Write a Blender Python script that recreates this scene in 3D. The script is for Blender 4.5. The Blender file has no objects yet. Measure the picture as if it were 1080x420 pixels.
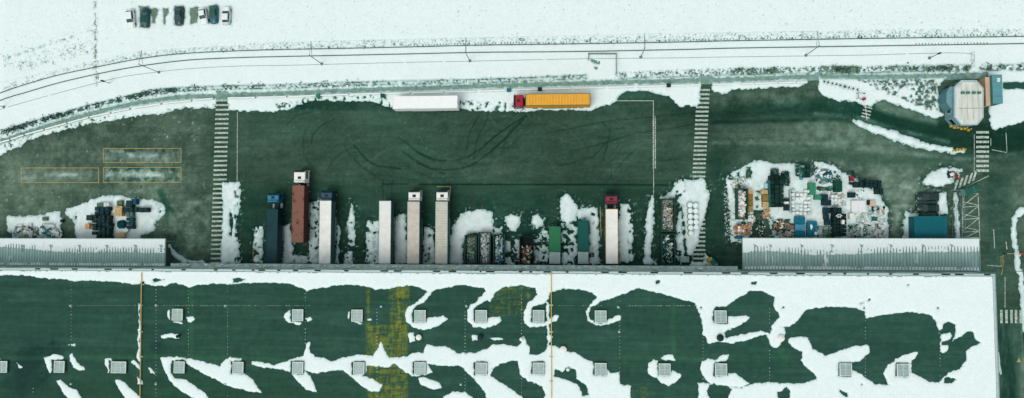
import bpy, bmesh, math, random
import numpy as np
from mathutils import Vector, Quaternion, Matrix
random.seed(7)
R = math.radians
S = bpy.context.scene
# ------------------------------------------------------------------ camera
CAMH = 144.0
F_ = 700.0                      # focal length in pixels of the 1080 px wide photograph
NAD = (590.0, 245.0)            # point straight below the drone
camd = bpy.data.cameras.new('camera'); cam = bpy.data.objects.new('camera', camd); S.collection.objects.link(cam)
camd.sensor_width = 36; camd.lens = 36 * F_ / 1080; camd.clip_end = 6000; camd.clip_start = 1
nv = Vector((NAD[0] - 540, 210 - NAD[1], -F_)).normalized()
QR = nv.rotation_difference(Vector((0, 0, -1)))
cam.rotation_mode = 'QUATERNION'; cam.rotation_quaternion = QR; cam.location = (0, 0, CAMH)
S.camera = cam
# ------------------------------------------------------------------ world, sun, exposure
SUN_EL, SUN_AZ = 62, 215
w = bpy.data.worlds.new("World"); S.world = w; w.use_nodes = True
nt = w.node_tree; bg = nt.nodes['Background']
sky = nt.nodes.new('ShaderNodeTexSky'); sky.sky_type = 'NISHITA'; sky.sun_disc = False
sky.sun_elevation = R(SUN_EL); sky.sun_rotation = R(SUN_AZ); sky.dust_density = 3.0; sky.air_density = 1.0; sky.ozone_density = 1.0
hsv = nt.nodes.new('ShaderNodeHueSaturation'); hsv.inputs['Saturation'].default_value = 0.3   # overcast: an almost grey sky
nt.links.new(sky.outputs[0], hsv.inputs['Color']); nt.links.new(hsv.outputs[0], bg.inputs[0]); bg.inputs[1].default_value = 0.15
sl = bpy.data.lights.new('sun', 'SUN'); sl.energy = 0.8; sl.angle = R(30); sl.color = (1.0, 0.95, 0.87)
so = bpy.data.objects.new('sun', sl); S.collection.objects.link(so)
az, el = R(SUN_AZ), R(SUN_EL)
sd_ = Vector((math.sin(az) * math.cos(el), math.cos(az) * math.cos(el), math.sin(el)))
so.rotation_euler = sd_.to_track_quat('Z', 'Y').to_euler()
S.view_settings.view_transform = 'Standard'; S.view_settings.look = 'None'
S.view_settings.gamma = 1; S.view_settings.exposure = 0.07
S.render.engine = 'CYCLES'

# ------------------------------------------------------------------ helpers
def G(px, py, h=0.0):
    d = QR @ Vector((px - 540, 210 - py, -F_))
    t = (CAMH - h) / -d.z
    return Vector((d.x * t, d.y * t, h))
def lin(c):
    c = c / 255.0
    return c / 12.92 if c <= 0.04045 else ((c + 0.055) / 1.055) ** 2.4
def rgb(r, g, b): return (lin(r), lin(g), lin(b), 1)
_m = {}
def mat(name, col, rough=0.7, var=0.12, scale=3.0, metal=0.0, bump=0.0, col2=None, thr=None, stretch=None):
    if name in _m: return _m[name]
    m = bpy.data.materials.new(name); m.use_nodes = True; t = m.node_tree; p = t.nodes['Principled BSDF']
    c = rgb(*col); p.inputs['Specular IOR Level'].default_value = 0.5 if rough < .45 else 0.15; p.inputs['Roughness'].default_value = rough; p.inputs['Metallic'].default_value = metal
    tc = t.nodes.new('ShaderNodeTexCoord'); n = t.nodes.new('ShaderNodeTexNoise')
    n.inputs['Scale'].default_value = scale; n.inputs['Detail'].default_value = 5; n.inputs['Roughness'].default_value = 0.65
    src = tc.outputs['Object']
    if stretch:
        mp = t.nodes.new('ShaderNodeMapping'); mp.inputs['Scale'].default_value = stretch
        t.links.new(src, mp.inputs[0]); src = mp.outputs[0]
    t.links.new(src, n.inputs['Vector'])
    r = t.nodes.new('ShaderNodeValToRGB')
    a = col2 and rgb(*col2) or tuple(x * (1 - var) for x in c[:3]) + (1,)
    b = c if col2 else tuple(min(1, x * (1 + var)) for x in c[:3]) + (1,)
    r.color_ramp.elements[0].color = a; r.color_ramp.elements[1].color = b
    lo, hi = thr or (0.35, 0.65)
    r.color_ramp.elements[0].position = lo; r.color_ramp.elements[1].position = hi
    t.links.new(n.outputs['Fac'], r.inputs[0]); t.links.new(r.outputs[0], p.inputs['Base Color'])
    if bump:
        bn = t.nodes.new('ShaderNodeBump'); bn.inputs['Strength'].default_value = bump; bn.inputs['Distance'].default_value = 0.05
        t.links.new(n.outputs['Fac'], bn.inputs['Height']); t.links.new(bn.outputs[0], p.inputs['Normal'])
    _m[name] = m; return m
def tag(o, label=None, cat=None, group=None, kind=None):
    if label: o['label'] = label
    if cat: o['category'] = cat
    if group: o['group'] = group
    if kind: o['kind'] = kind
    return o
def empty(name, loc, rz=0, label=None, cat=None, group=None):
    o = bpy.data.objects.new(name, None); S.collection.objects.link(o); o.location = loc; o.rotation_euler = (0, 0, rz)
    o.empty_display_size = 0.3
    return tag(o, label, cat, group)
class MB:
    def __init__(s): s.v = []; s.f = []; s.mi = []; s.cur = 0
    def box(s, x0, x1, y0, y1, z0, z1):
        return s.hexa([(x0, y0), (x1, y0), (x1, y1), (x0, y1)], z0, z1)
    def hexa(s, q, z0, z1, top=None):
        n = len(s.v); k = len(q); top = top or q
        s.v += [(x, y, z0) for x, y in q] + [(x, y, z1) for x, y in top]
        fs = [tuple(n + i for i in reversed(range(k))), tuple(n + k + i for i in range(k))]
        fs += [(n + i, n + (i + 1) % k, n + k + (i + 1) % k, n + k + i) for i in range(k)]
        s.f += fs; s.mi += [s.cur] * len(fs); return s
    def rbox(s, cx, cy, lx, ly, z0, z1, a=0):
        c, d = math.cos(a), math.sin(a)
        return s.hexa([(cx + c * x - d * y, cy + d * x + c * y) for x, y in ((-lx/2, -ly/2), (lx/2, -ly/2), (lx/2, ly/2), (-lx/2, ly/2))], z0, z1)
    def cyl(s, cx, cy, r, z0, z1, n=12, r2=None):
        r2 = r if r2 is None else r2
        a = [2 * math.pi * i / n for i in range(n)]
        return s.hexa([(cx + r * math.cos(t), cy + r * math.sin(t)) for t in a], z0, z1, [(cx + r2 * math.cos(t), cy + r2 * math.sin(t)) for t in a])
    def tube(s, p, q, r, n=6):
        p, q = Vector(p), Vector(q); d = (q - p).normalized()
        u = d.orthogonal().normalized(); v = d.cross(u); k = len(s.v)
        for c in (p, q):
            for i in range(n):
                t = 2 * math.pi * i / n; s.v.append(tuple(c + u * r * math.cos(t) + v * r * math.sin(t)))
        fs = [(k + i, k + (i + 1) % n, k + n + (i + 1) % n, k + n + i) for i in range(n)]
        fs += [tuple(k + i for i in reversed(range(n))), tuple(k + n + i for i in range(n))]
        s.f += fs; s.mi += [s.cur] * len(fs); return s
    def face(s, pts):
        n = len(s.v); s.v += [tuple(p) for p in pts]; s.f.append(tuple(range(n, n + len(pts)))); s.mi.append(s.cur); return s
    def xprism(s, prof, x0, x1, top_in=0):   # profile in (y,z), extruded along x
        n = len(s.v); k = len(prof)
        s.v += [(x0, y, z) for y, z in prof] + [(x1, y, z) for y, z in prof]
        fs = [tuple(n + i for i in range(k)), tuple(n + k + i for i in reversed(range(k)))]
        fs += [(n + i, n + k + i, n + k + (i + 1) % k, n + (i + 1) % k) for i in range(k)]
        s.f += fs; s.mi += [s.cur] * len(fs); return s
    def build(s, name, m, parent=None, bevel=0, smooth=False, loc=None, rz=0):
        me = bpy.data.meshes.new(name); me.from_pydata(s.v, [], s.f)
        ms = m if isinstance(m, (list, tuple)) else [m]
        for x in ms: me.materials.append(x)
        if len(ms) > 1: me.polygons.foreach_set('material_index', s.mi)
        bm = bmesh.new(); bm.from_mesh(me); bmesh.ops.recalc_face_normals(bm, faces=bm.faces); bm.to_mesh(me); bm.free()
        if smooth: me.polygons.foreach_set('use_smooth', [True] * len(me.polygons))
        o = bpy.data.objects.new(name, me); S.collection.objects.link(o)
        if parent: o.parent = parent
        if loc is not None: o.location = loc; o.rotation_euler = (0, 0, rz)
        if bevel:
            b = o.modifiers.new('bevel', 'BEVEL'); b.width = bevel; b.segments = 2; b.limit_method = 'ANGLE'
        return o
def copy_tree(o, parent=None):
    c = o.copy(); S.collection.objects.link(c); c.parent = parent
    for ch in list(o.children): copy_tree(ch, c)
    return c
# noise
rng = np.random.default_rng(5)
LAT = rng.random((512, 512)).astype(np.float32)
def vnoise(x, y, s, seed=0):
    x = x / s + seed * 17.37; y = y / s + seed * 31.11
    xi = np.floor(x).astype(int); yi = np.floor(y).astype(int); fx = x - xi; fy = y - yi
    fx = fx * fx * (3 - 2 * fx); fy = fy * fy * (3 - 2 * fy)
    a = LAT[yi & 511, xi & 511]; b = LAT[yi & 511, (xi + 1) & 511]; c = LAT[(yi + 1) & 511, xi & 511]; d = LAT[(yi + 1) & 511, (xi + 1) & 511]
    return (a * (1 - fx) + b * fx) * (1 - fy) + (c * (1 - fx) + d * fx) * fy
def fbm(x, y, s, seed=0, o=4, g=0.55):
    t = 0; a = 1; n = 0
    for k in range(o):
        t = t + a * vnoise(x, y, s / 2 ** k, seed + k * 3.7); n += a; a *= g
    return t / n - 0.5
def psd(X, Y, P):      # signed distance, positive inside
    d = np.full(X.shape, 1e9); ins = np.zeros(X.shape, bool); n = len(P)
    for i in range(n):
        ax, ay = P[i]; bx, by = P[(i + 1) % n]; ex, ey = bx - ax, by - ay; L = ex * ex + ey * ey + 1e-12
        t = np.clip(((X - ax) * ex + (Y - ay) * ey) / L, 0, 1)
        d = np.minimum(d, (X - ax - t * ex) ** 2 + (Y - ay - t * ey) ** 2)
        if ay != by:
            ins ^= ((ay > Y) != (by > Y)) & (X < (bx - ax) * (Y - ay) / (by - ay) + ax)
    d = np.sqrt(d); return np.where(ins, d, -d)
def ldist(X, Y, P):    # distance to open polyline
    d = np.full(X.shape, 1e9)
    for (ax, ay), (bx, by) in zip(P[:-1], P[1:]):
        ex, ey = bx - ax, by - ay; L = ex * ex + ey * ey + 1e-12
        t = np.clip(((X - ax) * ex + (Y - ay) * ey) / L, 0, 1)
        d = np.minimum(d, (X - ax - t * ex) ** 2 + (Y - ay - t * ey) ** 2)
    return np.sqrt(d)
def W(pts, h=0): return [tuple(G(x, y, h)[:2]) for x, y in pts]
def sub(X, Y, P, m):
    xs = [p[0] for p in P]; ys = [p[1] for p in P]
    j0 = np.searchsorted(Y[:, 0], min(ys) - m); j1 = np.searchsorted(Y[:, 0], max(ys) + m)
    i0 = np.searchsorted(X[0], min(xs) - m); i1 = np.searchsorted(X[0], max(xs) + m)
    return slice(j0, j1), slice(i0, i1)
def field(xs, ys, ops, h=0, warp=0.35, wscale=1.6, add=0.2, ascale=0.5, seed=1, smooth=2.0):
    X, Y = np.meshgrid(xs, ys)
    XW = X + warp * 2 * fbm(X, Y, wscale, seed); YW = Y + warp * 2 * fbm(X, Y, wscale, seed + 50)
    F = np.full(X.shape, -smooth)
    for op in ops:
        k, P = op[0], op[1]
        Pw = W(P, h) if k != '~' else W(P, h)
        sl = sub(X, Y, Pw, smooth + warp)
        if F[sl].size == 0: continue
        if k == '+': F[sl] = np.maximum(F[sl], psd(XW[sl], YW[sl], Pw))
        elif k == '-': F[sl] = np.minimum(F[sl], -psd(XW[sl], YW[sl], Pw))
        elif k == '=':      # mottled: thin the snow inside
            amt, sc = op[2], op[3]
            s = np.clip(psd(XW[sl], YW[sl], Pw) / 0.6 + 0.5, 0, 1)
            nz = fbm(X[sl], Y[sl], sc, seed + 9, 3)
            F[sl] = np.minimum(F[sl], np.where(s > 0, (0.5 - amt + nz * 2.2) * 1.0 + (1 - s) * 3, 9))
        elif k == '|':      # polyline groove, width in metres, density
            wd, dens, sc = op[2], op[3], op[4]
            d = ldist(X[sl], Y[sl], Pw); nz = fbm(X[sl], Y[sl], sc, seed + 19, 3)
            F[sl] = np.minimum(F[sl], np.maximum((d - wd) , (nz + 0.5 - dens) * 2))
    if callable(add): add = add(X, Y)
    return np.clip(F, -smooth, smooth) + add * 2 * fbm(X, Y, ascale, seed + 77, 3)
def snow_mesh(name, xs, ys, F, zb, thick, wd, m, lump=0.04, zfun=None, slush=None):
    ny, nx = F.shape; F = F.copy(); F[np.abs(F) < 1e-4] = 1e-4
    X, Y = np.meshgrid(xs, ys); ins = F > 0
    t = np.clip(F / wd, 0, 1); t = t * (2 - t)
    base = zb if zfun is None else zfun(X, Y)
    Z = base + thick * t * (0.75 + 0.5 * (fbm(X, Y, 2.5, 3, 4) + 0.5)) + lump * t * fbm(X, Y, 0.6, 8, 3)
    vid = -np.ones(F.shape, int); vid[ins] = np.arange(ins.sum()); n = int(ins.sum())
    co = [np.stack([X[ins], Y[ins], Z[ins]], 1)]
    hc = ins[:, :-1] != ins[:, 1:]; hid = -np.ones(hc.shape, int); hid[hc] = n + np.arange(hc.sum()); n += int(hc.sum())
    f0, f1 = F[:, :-1][hc], F[:, 1:][hc]; tt = f0 / (f0 - f1)
    bz = (np.full(F.shape, zb) if zfun is None else base)
    co.append(np.stack([X[:, :-1][hc] * (1 - tt) + X[:, 1:][hc] * tt, Y[:, :-1][hc], bz[:, :-1][hc]], 1))
    vc = ins[:-1] != ins[1:]; vd = -np.ones(vc.shape, int); vd[vc] = n + np.arange(vc.sum())
    f0, f1 = F[:-1][vc], F[1:][vc]; tt = f0 / (f0 - f1)
    co.append(np.stack([X[:-1][vc], Y[:-1][vc] * (1 - tt) + Y[1:][vc] * tt, bz[:-1][vc]], 1))
    co = np.concatenate(co)
    cnt = ins[:-1, :-1].astype(int) + ins[:-1, 1:] + ins[1:, 1:] + ins[1:, :-1]
    full = cnt == 4
    quads = np.stack([vid[:-1, :-1][full], vid[:-1, 1:][full], vid[1:, 1:][full], vid[1:, :-1][full]], 1).tolist()
    for j, i in np.argwhere((cnt > 0) & (cnt < 4)).tolist():
        p = []
        for c, e in ((vid[j, i], hid[j, i]), (vid[j, i+1], vd[j, i+1]), (vid[j+1, i+1], hid[j+1, i]), (vid[j+1, i], vd[j, i])):
            if c >= 0: p.append(int(c))
            if e >= 0: p.append(int(e))
        if len(p) > 2: quads.append(p)
    me = bpy.data.meshes.new(name); me.from_pydata(co.tolist(), [], quads); me.materials.append(m)
    if slush:       # thin rim of wet slush, clean snow where it lies thick, trodden grey patches
        wr, dirt = slush; vx, vy = co[:, 0], co[:, 1]; fv = np.zeros(len(co)); fv[:int(ins.sum())] = F[ins]
        a_ = np.clip(fv / wr + .3 * fbm(vx, vy, .8, 91, 3) + .2, 0, 1); a_ = a_ * (1 - dirt * np.clip(.5 + 3.2 * fbm(vx, vy, 1.2, 93, 5, .75) , 0, 1))
        c_ = np.array([[146, 182, 176.]]) * (1 - a_[:, None]) + np.array([[226, 241, 237.]]) * a_[:, None]; c_ = c_ / 255
        L = np.ones((len(co), 4), np.float32); L[:, :3] = ((c_ + 0.055) / 1.055) ** 2.4
        me.color_attributes.new('wear', 'FLOAT_COLOR', 'POINT').data.foreach_set('color', L.ravel())
    me.polygons.foreach_set('use_smooth', [True] * len(me.polygons))
    o = bpy.data.objects.new(name, me); S.collection.objects.link(o); return o
def colour_grid(name, xs, ys, C, z, m, parent=None):
    ny, nx = len(ys), len(xs); X, Y = np.meshgrid(xs, ys)
    co = np.stack([X.ravel(), Y.ravel(), np.full(X.size, z)], 1).astype(np.float32)
    idx = np.arange(nx * ny).reshape(ny, nx)
    q = np.stack([idx[:-1, :-1].ravel(), idx[:-1, 1:].ravel(), idx[1:, 1:].ravel(), idx[1:, :-1].ravel()], 1)
    me = bpy.data.meshes.new(name); me.vertices.add(len(co)); me.vertices.foreach_set('co', co.ravel())
    me.loops.add(q.size); me.loops.foreach_set('vertex_index', q.ravel())
    me.polygons.add(len(q)); me.polygons.foreach_set('loop_start', np.arange(0, q.size, 4))
    me.update(calc_edges=True); me.validate()
    a = me.color_attributes.new('wear', 'FLOAT_COLOR', 'POINT')
    L = np.ones((C.shape[0] * C.shape[1], 4), np.float32)
    c = np.clip(C.reshape(-1, 3) / 255.0, 0, 1); L[:, :3] = np.where(c <= 0.04045, c / 12.92, ((c + 0.055) / 1.055) ** 2.4)
    a.data.foreach_set('color', L.ravel()); me.materials.append(m)
    o = bpy.data.objects.new(name, me); S.collection.objects.link(o)
    if parent: o.parent = parent
    return o
def wear_mat(name, rough=0.8, bump=0.25, sc=14, seams=False):
    m = bpy.data.materials.new(name); m.use_nodes = True; t = m.node_tree; p = t.nodes['Principled BSDF']; p.inputs['Roughness'].default_value = rough; p.inputs['Specular IOR Level'].default_value = 0.08
    a = t.nodes.new('ShaderNodeAttribute'); a.attribute_name = 'wear'
    tc = t.nodes.new('ShaderNodeTexCoord'); n = t.nodes.new('ShaderNodeTexNoise'); n.inputs['Scale'].default_value = sc; n.inputs['Detail'].default_value = 4
    t.links.new(tc.outputs['Object'], n.inputs[0])
    r = t.nodes.new('ShaderNodeMapRange'); r.inputs[1].default_value = 0.3; r.inputs[2].default_value = 0.7; r.inputs[3].default_value = 0.8; r.inputs[4].default_value = 1.2
    t.links.new(n.outputs['Fac'], r.inputs[0])
    mx = t.nodes.new('ShaderNodeMix'); mx.data_type = 'RGBA'; mx.blend_type = 'MULTIPLY'; mx.inputs[0].default_value = 1
    t.links.new(a.outputs['Color'], mx.inputs[6]); t.links.new(r.outputs[0], mx.inputs[7]); out = mx.outputs[2]
    if seams:
        b = t.nodes.new('ShaderNodeTexBrick'); b.inputs['Scale'].default_value = 1; b.inputs['Brick Width'].default_value = 9.0
        b.inputs['Row Height'].default_value = 1.05; b.inputs['Mortar Size'].default_value = 0.05; b.inputs['Mortar Smooth'].default_value = 0.3
        b.inputs['Color1'].default_value = (1, 1, 1, 1); b.inputs['Color2'].default_value = (0.88, 0.88, 0.88, 1); b.inputs['Mortar'].default_value = (0.78, 0.78, 0.78, 1)
        t.links.new(tc.outputs['Object'], b.inputs[0])
        m2 = t.nodes.new('ShaderNodeMix'); m2.data_type = 'RGBA'; m2.blend_type = 'MULTIPLY'; m2.inputs[0].default_value = 1
        t.links.new(out, m2.inputs[6]); t.links.new(b.outputs[0], m2.inputs[7]); out = m2.outputs[2]
    t.links.new(out, p.inputs['Base Color'])
    bn = t.nodes.new('ShaderNodeBump'); bn.inputs['Strength'].default_value = bump; bn.inputs['Distance'].default_value = 0.03
    t.links.new(n.outputs['Fac'], bn.inputs['Height']); t.links.new(bn.outputs[0], p.inputs['Normal'])
    return m
# palette
SNOW = mat('snow', (225, 241, 236), 0.7, 0, 0.5, bump=0.08, col2=(221, 236, 233), thr=(0.3, 0.6))
DSNOW = mat('trodden_snow', (216, 229, 229), 0.7, 0, 2.2, bump=0.5, col2=(180, 203, 203), thr=(0.35, 0.6))
SOIL = mat('soil', (122, 144, 124), 0.9, 0, 1.8, col2=(84, 114, 96))
PATH = mat('path_gravel', (138, 168, 156), 0.9, 0, 1.0, col2=(96, 132, 118))
BLACK = mat('black_rubber', (14, 38, 34), 0.7, 0.3)
DARK = mat('dark_teal_plastic', (16, 48, 46), 0.5, 0.3)
GREYM = mat('grey_metal', (128, 156, 150), 0.5, 0.15, 2, 0.2)
LGREY = mat('light_grey_metal', (172, 194, 190), 0.5, 0.1, 2, 0.1)
PAINT = mat('white_road_paint', (192, 206, 192), 0.8, 0, 2.5, col2=(104, 134, 116), thr=(0.36, 0.58))
YPAINT = mat('yellow_road_paint', (190, 160, 92), 0.8, 0, 2.0, col2=(120, 128, 80), thr=(0.36, 0.56))
WHITE = mat('white_lorry_paint', (234, 236, 228), 0.45, 0, .7, col2=(216, 220, 212), thr=(.3, .6))
CREAM = mat('cream_tarpaulin', (206, 204, 190), 0.6, 0.08, 0.8, stretch=(1, 4, 1))
GLASS = mat('dark_glass', (22, 50, 50), 0.15, 0.1)
STEEL = mat('rusty_rail_steel', (62, 92, 80), 0.6, 0.2)
YEL = mat('yellow_plastic', (204, 172, 66), 0.5, 0.1)
ORANGE = mat('orange_plastic', (214, 120, 60), 0.5, 0.1)
RED = mat('red_paint', (160, 40, 56), 0.45, 0.1)
TAN = mat('bare_wood', (192, 160, 104), 0.8, 0.25, 4, col2=(142, 122, 80))
BLUE = mat('blue_plastic', (8, 106, 124), 0.5, 0.2)
TEAL = mat('teal_paint', (24, 104, 104), 0.5, 0.15)
GREEN = mat('green_paint', (34, 122, 86), 0.5, 0.15)
DGREEN = mat('dark_green_paint', (8, 78, 70), 0.5, 0.15)
RUST = mat('rust_brown', (126, 90, 76), 0.8, 0, 0.8, col2=(84, 58, 52), thr=(0.39, 0.43))

ORD = ['first', 'second', 'third', 'fourth', 'fifth', 'sixth', 'seventh', 'eighth', 'ninth', 'tenth']
# ================================================================== SETTING
XL, XR = -129.0, 112.0
ys_s = -46.0
YWALL = G(600, 286.5, 12).y     # north wall of the warehouse
XWALL = G(1050, 340, 12).x      # east wall
g = MB(); g.face([(-1500, -1500, -0.02), (1500, -1500, -0.02), (1500, 1500, -0.02), (-1500, 1500, -0.02)])
tag(g.build('ground', SOIL), kind='structure')

# ---- snow on the ground
YARD_EDGE = [(-40, 190), (0, 164), (12, 158), (22, 155), (28, 149), (46, 143), (65, 138), (80, 134), (93, 131), (120, 127), (153, 121.5), (174, 120), (185, 115),
    (196, 114), (213, 114), (227, 115), (228.5, 96), (240, 96), (240.5, 116), (259, 117.6), (287, 117.6), (306, 115.7), (311, 112), (321, 108.6), (332, 106.5), (380, 106.7), (390, 106),
    (401, 110), (412, 114), (484, 114), (491, 114), (498.6, 117), (517, 118), (533, 117.5), (550, 118), (570, 116.7), (600, 116), (623, 116), (633, 113),
    (644, 110), (650, 106), (654, 98), (668, 96), (690, 98), (706, 101), (711, 108.6), (716, 112), (735, 112), (738, 108), (738.5, 80), (749.5, 80), (751, 94), (754, 96.7), (764, 99),
    (772, 95), (777, 94.5), (794, 93.5), (817, 93), (841, 92), (850, 88), (853, 83), (863, 80), (863, 94), (868, 102), (879.5, 106), (902, 107), (911, 111), (921, 112),
    (926, 106), (936, 107), (955, 114), (974, 121.4), (988.6, 125.7), (995, 121), (990, 117), (988.6, 92), (995, 84), (1000, 78), (1022, 77), (1040, 77), (1043, 79), (1043, 123), (1046, 138.6),
    (1060, 133.7), (1080, 128.6), (1130, 124), (1130, 640), (1040, 640), (1040, 300), (-40, 300)]
hedge = [(-30, 152), (0, 141), (31, 131), (62, 122), (93, 113), (120, 106.5), (142, 101), (163.6, 97), (185, 94.5), (206, 93.5), (250, 92), (311, 91), (370, 88.5), (441, 87), (510, 85.5), (600, 82), (618, 81)]
hedge2 = [(652, 80), (700, 78), (770, 76), (820, 74.5), (870, 74), (903, 74), (960, 72), (1021, 71.5)]
hedge3 = [(1037, 71.5), (1090, 71)]
path = [(-30, 158), (0, 149.5), (31, 139), (62, 129), (93, 120.5), (120, 113.5), (142, 109), (174, 104), (200, 101.5), (228, 101), (250, 100), (288, 98.6), (335, 96.7), (380, 94.8), (441, 93), (510, 90.7), (570, 89), (640, 87),
    (718, 85), (780, 83.6), (818, 82), (865, 80), (910, 81), (990, 80), (1040, 78)]
railA = [(-40, 118), (0, 98.8), (31, 88.2), (62, 79.5), (93, 72.8), (120, 67.4), (142, 63.2), (174, 58.6), (206, 56), (250, 54), (288, 52.8), (380, 51), (441, 49.6), (510, 47.9), (600, 46.7), (720, 44.6), (770, 43.4), (910, 41), (960, 40.3), (1080, 38.7), (1130, 38.2)]
railB = [(-40, 126), (0, 106.6), (31, 96.8), (62, 87.8), (93, 80.5), (120, 74.9), (142, 71), (174, 66.4), (206, 63.2), (250, 61.2), (288, 60.2), (380, 58.3), (441, 57), (510, 55.5), (600, 54.8), (720, 52.6), (770, 51.2), (910, 49), (960, 48.2), (1080, 46.3), (1130, 45.6)]
trough = [(-40, 132), (0, 116), (46, 102.6), (102, 87.8), (131, 81), (164, 76.5), (196, 73), (250, 70), (310, 69), (380, 67.2), (441, 65.8), (510, 64.5), (600, 62.5), (720, 61.2), (770, 60.3), (910, 58.4), (960, 57), (1023, 57), (1023.5, 70)]
def off(P, dy): return [(x, y + dy) for x, y in P]
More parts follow.
